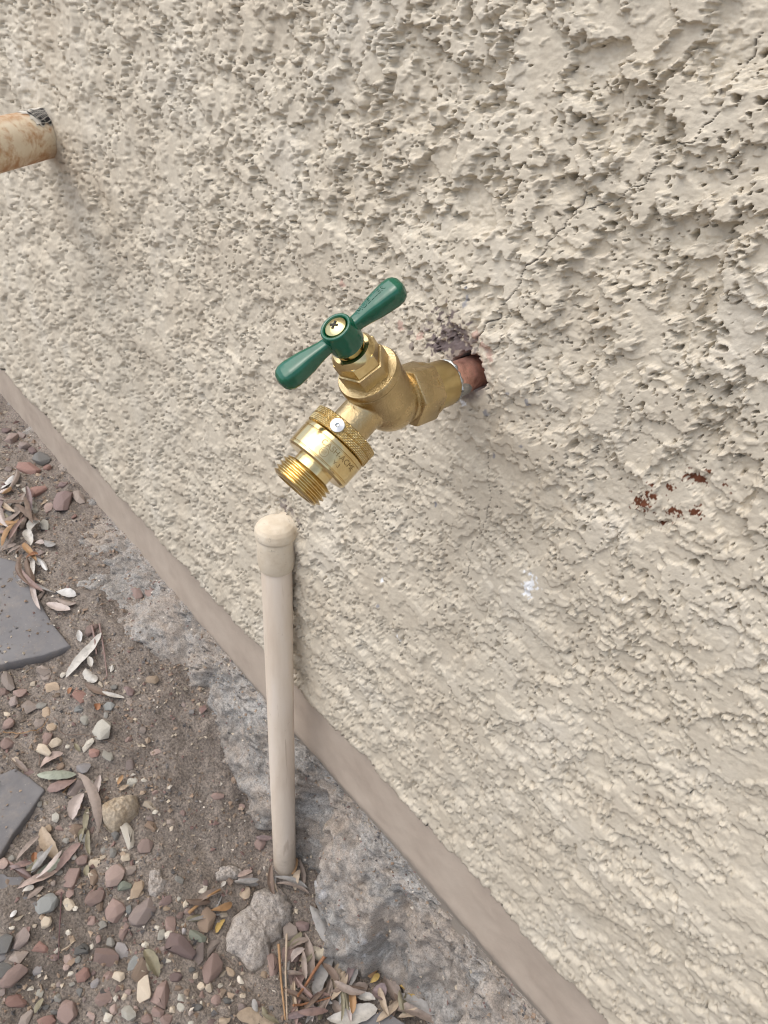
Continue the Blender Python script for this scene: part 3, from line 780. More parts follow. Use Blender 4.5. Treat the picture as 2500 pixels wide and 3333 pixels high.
# ------------------------------------------------------------------ drain pipe, upper left
def M_drain():
    m, nt, b = new_mat("rusty_cream_paint"); co = coord(nt)
    n1 = noise(nt, 42, 7, 0.7, co, 0.5)
    c = ramp(nt, n1.outputs[0], [(0.25, (0.54, 0.42, 0.28)), (0.45, (0.70, 0.59, 0.43)), (0.7, (0.76, 0.68, 0.54))]).outputs[0]
    sp = nt.nodes.new("ShaderNodeSeparateXYZ"); nt.links.new(co, sp.inputs[0])
    n2 = noise(nt, 55, 6, 0.72, co, 0.3)
    rust = ramp(nt, n2.outputs[0], [(0.50, (0, 0, 0)), (0.66, (0.9, 0.9, 0.9))]).outputs[0]
    c = mixc(nt, rust, c, (0.42, 0.20, 0.07))
    at = nt.nodes.new("ShaderNodeAttribute"); at.attribute_name = "rust"
    n3 = noise(nt, 110, 6, 0.75, co, 0.3)
    ml = nt.nodes.new("ShaderNodeMath"); ml.operation = 'MULTIPLY'
    nt.links.new(at.outputs['Fac'], ml.inputs[0]); nt.links.new(ramp(nt, n3.outputs[0], [(0.3, (0.1, 0.1, 0.1)), (0.6, (1, 1, 1))]).outputs[0], ml.inputs[1])
    c = mixc(nt, ml.outputs[0], c, (0.36, 0.16, 0.05))
    nt.links.new(c, b.inputs['Base Color']); b.inputs['Roughness'].default_value = 0.6
    bump(nt, b, n3.outputs[0], 0.4, 0.0008)
    return m
def cam_point(px, py, z):                                     # point at a given depth, for finding axis ends
    r = ray(px, py); return CAM + r * (z / F)
pw_ = on_wall(150, 425)
zdp = px_scale(pw_) * F
rad = 71 * px_scale(pw_)
pA = pw_ + Vector((0.0, 0.012, 0.0))
pB_ = cam_point(-300, 545, zdp * 0.80)
DP = thing("drain_pipe", pw_, "cream pipe with rust stains sticking out of the wall", "pipe")
dax = (pA - pB_).normalized(); dl = (pA - pB_).length
me = lathe([(rad * 0.90, 0.0), (rad * 0.98, 0.001)] + [(rad, t) for t in np.linspace(0.003, dl, 60)], pB_, dax, 72)
tv = np.empty(len(me.vertices) * 3, np.float32); me.vertices.foreach_get("co", tv); tv = tv.reshape(-1, 3)
at = me.attributes.new("rust", 'FLOAT', 'POINT')
du, dv, dw = frame(dax)
rel = tv - np.array(pB_); hz = (rel @ np.array(Vector((0, 0, 1)))) - (rel @ np.array(dw)) * dw.z
f = sstep(-0.15, -0.85, hz / rad) * 0.95 + 0.8 * sstep(0.80, 0.97, hz / rad) * sstep(dl - 0.02, dl - 0.06, rel @ np.array(dw))
at.data.foreach_set("value", f.astype(np.float32))
put("pipe_tube", me, M_drain(), DP)
m, nt, b = new_mat("lath_white"); b.inputs['Base Color'].default_value = (0.58, 0.55, 0.49, 1); b.inputs['Roughness'].default_value = 0.8
M_LATH = m
m, nt, b = new_mat("black_paper"); b.inputs['Base Color'].default_value = (0.012, 0.012, 0.013, 1); b.inputs['Roughness'].default_value = 0.8
M_BLACK = m
def pipe_patch(t0, t1, a0, a1, r, nu, nv, jag=0.0, seed=1):
    """curved patch hugging the drain pipe: t along the axis from the wall end, a angle round it"""
    us = np.linspace(0, 1, nu); vs = np.linspace(0, 1, nv)
    V = []
    for i, u in enumerate(us):
        for j, v in enumerate(vs):
            e = jag * (1 if (i in (0, nu - 1) or j in (0, nv - 1)) else 0)
            t = t0 + (t1 - t0) * u + e * 0.003 * float(perlin(np.array([i * 1.7 + seed]), np.array([j * 1.3]), seed)[0])
            a = a0 + (a1 - a0) * v + e * 0.15 * float(perlin(np.array([i * 1.1]), np.array([j * 1.9 + seed]), seed + 2)[0])
            V.append(pB_ + dw * (dl - t) + (pdir(a)) * r)
    return mesh_np([tuple(v) for v in V], grid_quads(nu, nv))
_up = (Vector((0, 0, 1)) - dw * dw.z).normalized(); _cs = _up.cross(dw)
if _cs.dot(CAM - pB_) < 0: _cs = -_cs
def pdir(a): return _up * math.cos(a) + _cs * math.sin(a)      # a = 0 on top, towards the camera positive
pp = pipe_patch(0.016, 0.048, -0.1, 0.98, rad + 0.0006, 14, 14, 1.6, 3)
paper = put("torn_paper", pp, M_LATH, DP)
put("black_paper", pipe_patch(0.0215, 0.0435, 0.16, 0.92, rad + 0.0011, 9, 11, 1.5, 5), M_BLACK, DP)
lm = []
for i in range(9):
    t = 0.0215 + i * 0.0027
    pts = [pB_ + dw * (dl - t) + pdir(a) * (rad + 0.0018) for a in np.linspace(0.12 + 0.25 * abs(math.sin(i * 2.3)), 0.98 - 0.3 * abs(math.sin(i * 1.1)), 12)]
    lm.append(tube(pts, [0.00017] * len(pts), 6))
for i in range(6):
    a = 0.22 + i * 0.135
    pts = [pB_ + dw * (dl - t) + pdir(a + 0.05 * math.sin(t * 240 + i)) * (rad + 0.0018) for t in np.linspace(0.0205, 0.0445, 10)]
    lm.append(tube(pts, [0.0002] * len(pts), 6))
put("lath_mesh", join(lm), M_LATH, DP)

# ------------------------------------------------------------------ copper pipe and brass adapter
def metal(name, base, rough, bumpscale=0, bumpd=0.0, dark=None, noise_scale=60, aniso=0):
    m, nt, b = new_mat(name); co = coord(nt)
    b.inputs['Metallic'].default_value = 1.0
    n1 = noise(nt, noise_scale, 6, 0.65, co)
    d = dark or tuple(c * 0.72 for c in base)
    c = ramp(nt, n1.outputs[0], [(0.3, d), (0.6, base)]).outputs[0]
    nt.links.new(c, b.inputs['Base Color'])
    mr = nt.nodes.new("ShaderNodeMapRange"); mr.inputs[3].default_value = rough * 1.35; mr.inputs[4].default_value = rough * 0.75
    nt.links.new(n1.outputs[0], mr.inputs[0]); nt.links.new(mr.outputs[0], b.inputs['Roughness'])
    if bumpscale:
        n2 = noise(nt, bumpscale, 3, 0.6, co); bump(nt, b, n2.outputs[0], 0.6, bumpd)
    return m
M_CAST = metal("cast_brass", (0.58, 0.45, 0.25), 0.27, 1100, 0.0004, (0.44, 0.34, 0.185), 100)
M_BRASS = metal("machined_brass", (0.74, 0.60, 0.33), 0.16, 0, 0, (0.56, 0.42, 0.20), 90)
M_DULL = metal("dull_brass", (0.60, 0.48, 0.24), 0.30, 0, 0, (0.48, 0.34, 0.15), 55)
M_OX = metal("engraved_brass", (0.31, 0.225, 0.105), 0.45)
M_COPPER = metal("copper", (0.86, 0.52, 0.42), 0.5, 700, 0.0004, (0.20, 0.085, 0.07), 90)
M_SOLDER = metal("solder", (0.52, 0.53, 0.52), 0.42, 900, 0.0004, (0.30, 0.31, 0.32), 200)
M_ZINC = metal("zinc", (0.60, 0.60, 0.59), 0.25)
M_YZINC = metal("yellow_zinc", (0.66, 0.57, 0.30), 0.18)

X0, Z0 = PIPE_X, PIPE_Z
def LP(L, x=0.0, z=0.0): return Vector((X0 + x, -L, Z0 + z))
OUT = Vector((0, -1, 0))
SP = thing("supply_pipe", LP(0), "copper pipe stub with brass adapter coming out of a dirty hole", "pipe")
put("copper_tube", lathe([(0.0080, -0.02), (0.0080, 0.036)], LP(0), OUT, 48), M_COPPER, SP)
ad = put("brass_adapter", lathe([(0.0085, 0.0308), (0.0099, 0.0310), (0.0104, 0.0318), (0.0106, 0.0335), (0.0109, 0.046)], LP(0), OUT, 64), M_DULL, SP)
# solder: a lumpy bead at the joint and a run of it on the copper
beadp = []
for k in range(64):
    a = 2 * math.pi * k / 64
    rr = 0.0094 + 0.0003 * math.sin(5 * a) + 0.0002 * math.sin(11 * a + 1)
    beadp.append(LP(0.0306 + 0.0004 * math.sin(3 * a), rr * math.cos(a), rr * math.sin(a)))
put("solder_bead", tube(beadp + [beadp[0]], [0.0009 + 0.0003 * math.sin(i * 1.7) for i in range(65)], 10), M_SOLDER, SP)
def on_copper(L, a, r): return LP(L, r * math.cos(a), r * math.sin(a))
bm = bmesh.new(); c0 = math.radians(-25); rows = []
for i in range(9):
    row = []
    for j in range(13):
        u, v = i / 8 * 2 - 1, j / 12 * 2 - 1
        f = max(0.0, 1 - (u * u + v * v) ** 1.3)
        row.append(bm.verts.new(on_copper(0.0258 + u * 0.0052, c0 + v * 0.62 + 0.2 * u, 0.0079 + 0.0007 * min(1, f * 2))))
    rows.append(row)
for i in range(8):
    for j in range(12): bm.faces.new((rows[i][j], rows[i + 1][j], rows[i + 1][j + 1], rows[i][j + 1]))
me = bpy.data.meshes.new("m"); bm.to_mesh(me); bm.free(); me.polygons.foreach_set("use_smooth", np.ones(len(me.polygons), dtype=bool))
put("solder_run", me, M_SOLDER, SP)

# ------------------------------------------------------------------ faucet
FA = thing("garden_faucet", LP(0.036), "brass garden faucet with a green tee handle and round vacuum breaker", "faucet")
def dirv(deg): return Vector((0, -math.cos(math.radians(deg)), math.sin(math.radians(deg))))
E_ST, E_SP = dirv(53), dirv(-35)
B = LP(0.0655)
def along(o, e, d): return o + e * d
XA = Vector((1, 0, 0))
# cast body: bulb, stem barrel, spout neck and inlet neck fused together
sph = lathe([(0.0128 * math.sin(t), -0.0128 * math.cos(t)) for t in np.linspace(0.02, math.pi - 0.02, 24)], along(B, E_ST, 0.001), E_ST, 48)
bar = lathe([(0.0085, -0.006), (0.0124, -0.001), (0.0127, 0.006), (0.0129, 0.0185)], B, E_ST, 64)
BS = along(B, E_ST, 0.0085)
neck = lathe([(0.0080, 0.0), (0.0086, 0.010), (0.0088, 0.0235)], BS, E_SP, 48)
inl = lathe([(0.0108, 0.044), (0.0115, 0.0545), (0.0110, 0.0585), (0.0094, 0.063)], LP(0), OUT, 48)
body = put("valve_body", fused([sph, bar, neck, inl], 0.00042, 9), M_CAST, FA)
put("inlet_hex", prism(6, 0.0141, 0.0440, 0.0572, LP(0), OUT, 0.0011, XA, math.radians(12)), M_CAST, FA)
put("inlet_rim", lathe([(0.0112, 0.0436), (0.0124, 0.0440), (0.0124, 0.0460)], LP(0), OUT, 64), M_CAST, FA)
# bonnet: gasket ring, flange, cast hexagon
put("gasket_ring", lathe([(0.0125, 0.0180), (0.0132, 0.0184), (0.0132, 0.0196), (0.0125, 0.0200)], B, E_ST, 64), M_CAST, FA)
fl = lathe([(0.0126, 0.0196), (0.0134, 0.0202), (0.0134, 0.0222), (0.0128, 0.0232), (0.0085, 0.0236)], B, E_ST, 64)
hx = prism(6, 0.0108, 0.0225, 0.0300, B, E_ST, 0.0006, XA, math.radians(14))
put("bonnet", join([fl, hx]), M_CAST, FA)
put("packing_nut", prism(6, 0.0098, 0.0292, 0.0362, B, E_ST, 0.0003, XA, math.radians(14), seg=1), M_BRASS, FA)
put("nut_crown", lathe([(0.0092, 0.0358), (0.0090, 0.0366), (0.0076, 0.0382), (0.0060, 0.0385), (0.0050, 0.0375)], B, E_ST, 64), M_BRASS, FA)
put("stem", lathe([(0.0040, 0.030), (0.0040, 0.046)], B, E_ST, 32), M_BRASS, FA)
# handle
m, nt, b = new_mat("green_enamel"); co = coord(nt)
n1 = noise(nt, 260, 3, 0.6, co)
nt.links.new(ramp(nt, n1.outputs[0], [(0.3, (0.001, 0.082, 0.043)), (0.7, (0.002, 0.105, 0.056))]).outputs[0], b.inputs['Base Color'])
b.inputs['Roughness'].default_value = 0.11; b.inputs['Coat Weight'].default_value = 0.4; b.inputs['Coat Roughness'].default_value = 0.12
bump(nt, b, n1.outputs[0], 0.12, 0.0004)
M_GREEN = m
WD = (dirv(143) * math.cos(math.radians(15)) + XA * math.sin(math.radians(15))).normalized()     # along the wings
WS = E_ST.cross(WD).normalized()
HC = along(B, E_ST, 0.0405)
hub = lathe([(0.0060, 0.0000), (0.0070, 0.0006), (0.0072, 0.0025), (0.0070, 0.0060), (0.0064, 0.0095), (0.0063, 0.0106), (0.0058, 0.0110), (0.0050, 0.0108), (0.0047, 0.0100), (0.0047, 0.0090)], HC, E_ST, 64)
def wing(sgn):
    prof = [(0.0035, .0029, .0029), (0.0060, .0027, .0027), (0.0085, .0028, .0028), (0.0120, .0034, .0033), (0.0160, .0043, .0039), (0.0200, .0049, .0042), (0.0235, .0053, .0044), (0.0260, .0051, .0043), (0.0277, .0043, .0037), (0.0288, .0030, .0027), (0.0294, .0013, .0012)]
    n = 32; verts = []
    for (s, hw, ht) in prof:
        c = HC + E_ST * (0.0058 + 0.02 * (s - 0.0035)) + WD * (s * sgn)
        for k in range(n):
            a = 2 * math.pi * k / n
            ca, sa = math.cos(a), math.sin(a)
            u = math.copysign(abs(ca) ** 0.62, ca); v = math.copysign(abs(sa) ** 0.62, sa)
            verts.append(c + WS * (hw * u) + E_ST * (ht * v))
    nv = len(verts); verts += [HC + E_ST * 0.0058 + WD * (0.0296 * sgn), HC + E_ST * 0.0058]
    q = grid_quads(len(prof), n, True)
    t = [(nv, (len(prof) - 1) * n + k, (len(prof) - 1) * n + (k + 1) % n) for k in range(n)] + [(nv + 1, (k + 1) % n, k) for k in range(n)]
    me = mesh_np([tuple(v) for v in verts], q, t)
    bm = bmesh.new(); bm.from_mesh(me); bmesh.ops.recalc_face_normals(bm, faces=bm.faces); bm.to_mesh(me); bm.free()
    return me
hm = fused([hub, wing(1), wing(-1)], 0.00026, 3)
HANDLE = put("handle", hm, M_GREEN, FA)
scr = lathe([(0.0046, 0.0085), (0.0045, 0.0098), (0.0042, 0.0107), (0.0032, 0.0113), (0.0016, 0.0117), (0.0003, 0.0118)], HC, E_ST, 48)
SCREW = put("handle_screw", scr, M_YZINC, HANDLE)
m, nt, b = new_mat("dark_slot"); b.inputs['Base Color'].default_value = (0.02, 0.016, 0.01, 1); b.inputs['Roughness'].default_value = 0.7
def slot(c, u, v, w, L, wd, h0, h1):
    bm = bmesh.new(); vs = []
    for h in (h0, h1):
        for (a, s) in ((1, 1), (-1, 1), (-1, -1), (1, -1)): vs.append(bm.verts.new(c + u * (a * L) + v * (s * wd) + w * h))
    for f in ((0, 1, 2, 3), (7, 6, 5, 4), (0, 4, 5, 1), (1, 5, 6, 2), (2, 6, 7, 3), (3, 7, 4, 0)): bm.faces.new([vs[i] for i in f])
    bmesh.ops.recalc_face_normals(bm, faces=bm.faces)
    me = bpy.data.meshes.new("m"); bm.to_mesh(me); bm.free(); return me
r1 = (WD * 0.8 + WS * 0.6).normalized(); r2 = E_ST.cross(r1)
put("screw_slot", join([slot(HC, r1, r2, E_ST, 0.0017, 0.00038, 0.0100, 0.01205), slot(HC, r2, r1, E_ST, 0.0017, 0.00036, 0.0100, 0.01203)]), m, HANDLE)

def text_mesh(body, size, extrude=0.0):
    cu = bpy.data.curves.new("t", 'FONT'); cu.body = body; cu.size = size; cu.extrude = extrude
    cu.align_x = 'LEFT'; cu.align_y = 'CENTER'; cu.resolution_u = 3
    o = bpy.data.objects.new("t", cu); COL.objects.link(o)
    me = bpy.data.meshes.new_from_object(o.evaluated_get(bpy.context.evaluated_depsgraph_get()))
    bpy.data.objects.remove(o); return me
# raised lettering on the upper wing
tm = text_mesh("MUELLER", 0.0034, 0.0002)
for v in tm.vertices:
    s = 0.0095 + v.co.x * 0.98; y = v.co.y
    top = 0.0058 + 0.02 * (s - 0.0035) + float(np.interp(s, [0.0085, 0.012, 0.016, 0.02, 0.0235, 0.026], [.0028, .0033, .0039, .0042, .0044, .0043]))
    v.co = HC + WD * s + WS * (y + 0.0006) + E_ST * (top - 0.00005 + v.co.z)
put("lettering", tm, M_GREEN, HANDLE)

# vacuum breaker
VBP = thing("vb", (0, 0, 0), None, None); bpy.data.objects.remove(VBP)
V0 = along(BS, E_SP, 0.0215)
RV = 0.0148
qv = dirv(55)                                                   # up-out radial of the spout
def vb_dir(phi): return qv * math.cos(phi) + XA * math.sin(phi)
VB = put("vacuum_breaker", lathe([(0.0090, 0.0076), (0.01435, 0.0078), (RV - .0001, 0.0081), (RV, 0.0086), (RV, 0.0098), (RV - .0004, 0.0100), (RV - .0004, 0.0103), (RV, 0.0105), (RV, 0.0178), (RV - .0003, 0.0180), (RV - .0003, 0.0183), (RV, 0.0185), (RV - .0001, 0.0193), (RV - .0011, 0.0201), (0.0092, 0.0202)], V0, E_SP, 96), M_BRASS, FA)
# knurled ring with a plain groove round its middle
def knurl():
    n, rows_ = 520, 44; th = np.arange(n) / n * 2 * np.pi; hh = np.linspace(0, 0.0076, rows_)
    T, Hh = np.meshgrid(th, hh)
    K = 62; tri = lambda t: 1 - np.abs((t % 1.0) * 2 - 1)
    sl = 0.70e3
    d = np.minimum(tri(T * K / 2 / np.pi + Hh * sl), tri(T * K / 2 / np.pi - Hh * sl))
    edge_ = sstep(0, 0.0005, Hh) * sstep(0.0076, 0.0071, Hh)
    R = RV + 0.0003 - 0.0006 * (1 - np.clip(d * 1.6, 0, 1)) - 0.0004 * np.exp(-((Hh - 0.0039) / 0.00016) ** 2) - 0.0012 * (1 - edge_)
    u, v, w = frame(E_SP)
    co = np.array(V0) + R[..., None] * (np.cos(T)[..., None] * np.array(u) + np.sin(T)[..., None] * np.array(v)) + Hh[..., None] * np.array(w)
    top = np.array(V0) + 0.0085 * (np.cos(th)[:, None] * np.array(u) + np.sin(th)[:, None] * np.array(v)) + 0.0002 * np.array(w)
    verts = np.vstack([top, co.reshape(-1, 3)])
    me = mesh_np(verts, grid_quads(rows_ + 1, n, True))
    bm = bmesh.new(); bm.from_mesh(me); bmesh.ops.recalc_face_normals(bm, faces=bm.faces)
    bm.faces.ensure_lookup_table(); bm.to_mesh(me); bm.free()
    me.set_sharp_from_angle(angle=math.radians(40)); return me
put("knurled_ring", knurl(), M_BRASS, VB)
# hose thread, a real helix
def thread():
    n, rows_ = 120, 90; th = np.arange(n) / n * 2 * np.pi; hh = np.linspace(0, 0.0094, rows_)
    T, Hh = np.meshgrid(th, hh); pitch = 0.00205
    ph = (Hh / pitch + T / 2 / np.pi) % 1.0
    prof = np.clip(1.15 - np.abs(ph * 2 - 1) * 1.35, 0, 1)
    R = 0.0106 + 0.0015 * prof
    R = np.minimum(R, 0.0098 + (0.0094 - Hh) * 1.6 + 0.0003); R = np.minimum(R, 0.0096 + Hh * 2.2)
    u, v, w = frame(E_SP); base = V0 + E_SP * 0.0236
    ring = lambda R_, H_: np.array(base) + R_ * (np.cos(th)[:, None] * np.array(u) + np.sin(th)[:, None] * np.array(v)) + H_ * np.array(w)
    co = np.array(base) + R[..., None] * (np.cos(T)[..., None] * np.array(u) + np.sin(T)[..., None] * np.array(v)) + Hh[..., None] * np.array(w)
    verts = np.vstack([ring(0.0086, -0.004), ring(0.0086, 0.0)] + [co.reshape(-1, 3)] + [ring(0.0090, 0.0095), ring(0.0086, 0.0092), ring(0.0086, 0.002)])
    me = mesh_np(verts, grid_quads(rows_ + 5, n, True))
    bm = bmesh.new(); bm.from_mesh(me); bmesh.ops.recalc_face_normals(bm, faces=bm.faces); bm.to_mesh(me); bm.free()
    me.set_sharp_from_angle(angle=math.radians(45)); return me
put("threaded_outlet", thread(), M_BRASS, VB)
m, nt, b = new_mat("white_seat"); b.inputs['Base Color'].default_value = (0.75, 0.76, 0.8, 1); b.inputs['Roughness'].default_value = 0.5
put("rubber_seat", lathe([(0.0085, 0.0285), (0.0085, 0.0300), (0.003, 0.0302)], V0, E_SP, 48), m, VB)
sphi = math.radians(27)
sb = V0 + E_SP * 0.0040 + vb_dir(sphi) * (RV - 0.0015)
put("set_screw", lathe([(0.0030, 0.0), (0.0030, 0.0026), (0.0028, 0.0029), (0.0009, 0.0032), (0.0007, 0.0028), (0.0002, 0.0026)], sb, vb_dir(sphi), 48), M_ZINC, VB)

def wrap_text(body, size, phi0, h, ext=0.00004):
    tm = text_mesh(body, size, ext)
    for v in tm.vertices:
        phi = phi0 + v.co.x / RV
        v.co = V0 + E_SP * (h - v.co.y) + vb_dir(phi) * (RV + 0.00003 + max(0, v.co.z) * 0.5)
    return tm
put("lettering", wrap_text("CASH-ACME", 0.0034, math.radians(24), 0.0122), M_OX, VB)
def wrap_ring(phi0, h, r, w):
    V = []; n = 40
    for k in range(n):
        a = 2 * math.pi * k / n
        for rr in (r, r - w):
            phi = phi0 + rr * math.cos(a) / RV
            V.append(V0 + E_SP * (h - rr * math.sin(a)) + vb_dir(phi) * (RV + 0.00004))
    q = [(2 * k, 2 * ((k + 1) % n), 2 * ((k + 1) % n) + 1, 2 * k + 1) for k in range(n)]
    return mesh_np([tuple(v) for v in V], q)
logo = join([wrap_ring(math.radians(38), 0.0153, 0.00185, 0.00017), wrap_text("ASSE", 0.0011, math.radians(38) - 0.092, 0.0149, 0.00002), wrap_text("1011", 0.0011, math.radians(38) - 0.085, 0.0158, 0.00002)])
put("seal_mark", logo, M_OX, VB)
put("model_mark", wrap_text("V-3", 0.0024, math.radians(58), 0.0155), M_OX, VB)

# ------------------------------------------------------------------ stones
TONES = {
 'rose': ("dusty rose", [(0.16, 0.095, 0.085), (0.225, 0.14, 0.125), (0.29, 0.19, 0.17)]),
 'rosedeep': ("dark mauve", [(0.12, 0.075, 0.075), (0.17, 0.105, 0.105), (0.23, 0.15, 0.145)]),
 'pink': ("pale pink", [(0.24, 0.155, 0.14), (0.31, 0.21, 0.19), (0.37, 0.27, 0.25)]),
 'red': ("brick red", [(0.17, 0.075, 0.06), (0.24, 0.11, 0.088), (0.30, 0.16, 0.13)]),
 'brown': ("brown", [(0.13, 0.08, 0.05), (0.20, 0.13, 0.085), (0.27, 0.18, 0.12)]),
 'tan': ("tan", [(0.24, 0.155, 0.09), (0.34, 0.24, 0.155), (0.42, 0.32, 0.22)]),
 'mauve': ("mauve grey", [(0.14, 0.105, 0.10), (0.20, 0.15, 0.145), (0.27, 0.21, 0.20)]),
 'greyrose': ("greyish pink", [(0.19, 0.145, 0.13), (0.26, 0.205, 0.185), (0.33, 0.27, 0.245)]),
 'cream': ("cream", [(0.36, 0.28, 0.19), (0.46, 0.38, 0.29), (0.54, 0.47, 0.39)]),
 'white': ("whitish", [(0.42, 0.38, 0.32), (0.54, 0.50, 0.44), (0.62, 0.59, 0.54)]),
 'pale': ("pale grey", [(0.25, 0.24, 0.21), (0.34, 0.33, 0.30), (0.42, 0.41, 0.38)]),
 'grey': ("grey", [(0.13, 0.125, 0.12), (0.20, 0.195, 0.185), (0.27, 0.26, 0.25)]),
 'dark': ("dark grey", [(0.06, 0.06, 0.062), (0.105, 0.105, 0.108), (0.16, 0.16, 0.16)]),
 'blue': ("bluish grey", [(0.12, 0.13, 0.14), (0.18, 0.195, 0.205), (0.26, 0.275, 0.285)]),
 'lav': ("lavender grey", [(0.18, 0.165, 0.185), (0.25, 0.235, 0.26), (0.33, 0.315, 0.34)]),
 'green': ("greenish grey", [(0.10, 0.13, 0.10), (0.16, 0.19, 0.15), (0.22, 0.25, 0.20)]),
}
def dusty(c): g = sum(c) / 3; return tuple((x * 0.68 + g * 0.32) * m_ * 1.26 + 0.022 for x, m_ in zip(c, (1.02, 1.0, 0.94)))
TMAT = {k: stone_mat("stone_" + v[0].replace(' ', '_'), [dusty(c) for c in v[1]], 110) for k, v in TONES.items()}

def rock_mesh(seed, npts, bev):
    r = random.Random(seed); bm = bmesh.new()
    for _ in range(npts):
        v = Vector((r.gauss(0, 1), r.gauss(0, 1), r.gauss(0, 1))).normalized()
        q = max(abs(v.x), abs(v.y), abs(v.z)); v = v * (0.65 + 0.35 / q * 0.8)
        v.x *= r.uniform(0.9, 1.08); v.y *= r.uniform(0.9, 1.08)
        bm.verts.new(v)
    res = bmesh.ops.convex_hull(bm, input=bm.verts)
    bmesh.ops.delete(bm, geom=[e for e in res['geom_interior'] if isinstance(e, bmesh.types.BMVert)], context='VERTS')
    bmesh.ops.dissolve_limit(bm, angle_limit=math.radians(14), verts=bm.verts, edges=bm.edges)
    bmesh.ops.bevel(bm, geom=list(bm.edges), offset=bev, segments=2, affect='EDGES', profile=0.6)
    xs = [v.co.x for v in bm.verts]; ys = [v.co.y for v in bm.verts]; zs = [v.co.z for v in bm.verts]
    for v in bm.verts:
        v.co.x = (v.co.x - (max(xs) + min(xs)) / 2) / (max(xs) - min(xs)) * 2
        v.co.y = (v.co.y - (max(ys) + min(ys)) / 2) / (max(ys) - min(ys)) * 2
        v.co.z = (v.co.z - (max(zs) + min(zs)) / 2) / (max(zs) - min(zs)) * 2
    me = bpy.data.meshes.new("rock"); bm.to_mesh(me); bm.free()
    me.polygons.foreach_set("use_smooth", np.ones(len(me.polygons), dtype=bool))
    return me
ROCKS = [rock_mesh(i, random.Random(i).choice((14, 18, 22)), 0.055) for i in range(26)]
ROCKMESH = {}

def E5(u, v): return (u * .3014, 2820 + v * .3014)
def H8(u, v): return (u * .3014, 2050 + v * .3014)
def C3(u, v): return (u * .2712, 1350 + v * .2712)
STONES = []
def add(fn, sc, rows):
    for (u, v, a, b, ang, tone) in rows:
        x, y = fn(u, v); STONES.append((x, y, a * sc, b * sc, ang, tone))
add(E5, .3014, [(780,150,270,190,-50,'rose'),(1020,130,170,100,80,'brown'),(1240,120,280,200,-60,'pink'),(1400,50,150,110,-20,'greyrose'),(520,430,270,200,-20,'blue'),(1030,350,220,170,-10,'rose'),
 (1350,240,150,140,0,'green'),(1480,265,220,120,-60,'tan'),(1240,470,260,190,-60,'rose'),(1540,500,330,220,-50,'mauve'),(1320,670,200,110,-65,'rose'),(1090,630,120,110,0,'grey'),(240,800,260,160,-60,'mauve'),
 (460,920,180,150,30,'red'),(735,980,150,110,-15,'pink'),(210,990,190,160,0,'greyrose'),(890,900,150,130,0,'dark'),(1310,880,200,130,60,'lav'),(1150,990,270,220,10,'rose'),(1430,1050,210,110,-60,'blue'),
 (1520,1130,270,180,-60,'brown'),(160,1210,340,170,-40,'rose'),(910,1220,210,160,70,'red'),(1030,1260,160,100,-50,'lav'),(1180,1190,130,130,0,'rose'),(1285,1200,140,130,0,'cream'),(1570,1350,310,170,-80,'cream'),
 (170,1450,240,150,5,'red'),(1120,1420,230,160,-30,'rose'),(1185,1450,80,60,-60,'pink'),(730,1570,260,220,-50,'rose'),(1400,1620,170,140,50,'pale'),(290,1630,200,140,-60,'greyrose'),(500,1660,200,120,0,'red'),
 (410,1120,120,90,-20,'lav'),(610,910,90,60,-30,'white'),(650,290,110,80,0,'rose'),(50,870,260,190,-50,'dark'),(30,1130,200,180,0,'dark'),(760,1140,80,70,0,'white'),(490,1190,55,50,0,'cream'),(560,1260,60,42,0,'cream'),
 (330,1310,70,60,0,'white'),(820,470,60,55,0,'white'),(990,865,62,45,90,'white'),(140,690,62,45,0,'white'),(380,665,52,45,0,'cream'),(785,800,82,60,80,'tan'),(855,1025,100,80,60,'grey'),(870,1370,110,80,80,'dark'),
 (580,1560,90,70,0,'dark'),(1350,1420,80,70,90,'cream'),(780,1280,70,60,0,'grey'),(635,1260,80,70,0,'mauve'),(490,1510,80,60,0,'dark'),(1080,430,120,80,80,'brown'),(1390,460,110,70,80,'blue')])
add(D4, .3014, [(1120,110,220,190,-60,'pale'),(480,340,170,140,30,'cream'),(600,230,150,90,-20,'cream'),(500,180,160,100,-70,'rose'),(1020,350,110,105,0,'red'),(950,250,180,90,-45,'white'),(1165,370,150,110,60,'pale'),
 (905,500,150,140,0,'lav'),(1440,640,160,130,0,'pale'),(980,670,130,115,0,'pale'),(820,1170,150,140,0,'brown'),(1395,1240,270,130,70,'white'),(1570,1350,170,165,0,'pink'),(830,720,200,140,-60,'mauve'),(880,1500,130,120,0,'rose'),
 (1020,1520,130,115,0,'cream'),(1355,1480,100,95,0,'cream'),(1250,1430,120,110,0,'grey'),(1250,1240,110,90,80,'dark'),(1120,1370,100,90,0,'grey'),(710,1280,80,75,0,'grey'),(1110,1460,70,66,0,'cream'),(80,250,160,120,-20,'rose'),
 (560,60,110,90,0,'tan'),(730,270,50,48,0,'white'),(1270,620,60,50,0,'cream'),(430,900,70,60,90,'grey'),(1340,1390,50,48,0,'white'),(800,1460,60,50,0,'white'),(1180,60,60,50,0,'grey')])
add(H8, .3014, [(90,570,200,120,60,'greyrose'),(490,470,180,140,70,'greyrose'),(870,740,190,140,70,'red'),(215,680,140,110,0,'rose'),(30,690,150,140,0,'rose'),(160,790,120,110,0,'mauve'),(300,820,200,150,20,'greyrose'),(865,880,90,80,0,'blue'),
 (1180,830,120,100,0,'blue'),(570,620,150,90,-10,'tan'),(1230,630,80,60,0,'grey'),(500,880,110,100,80,'tan'),(350,570,60,55,0,'cream'),(1165,940,80,70,0,'grey'),(690,480,80,55,-20,'white'),(780,390,90,60,0,'pale'),(65,920,110,50,5,'cream')])
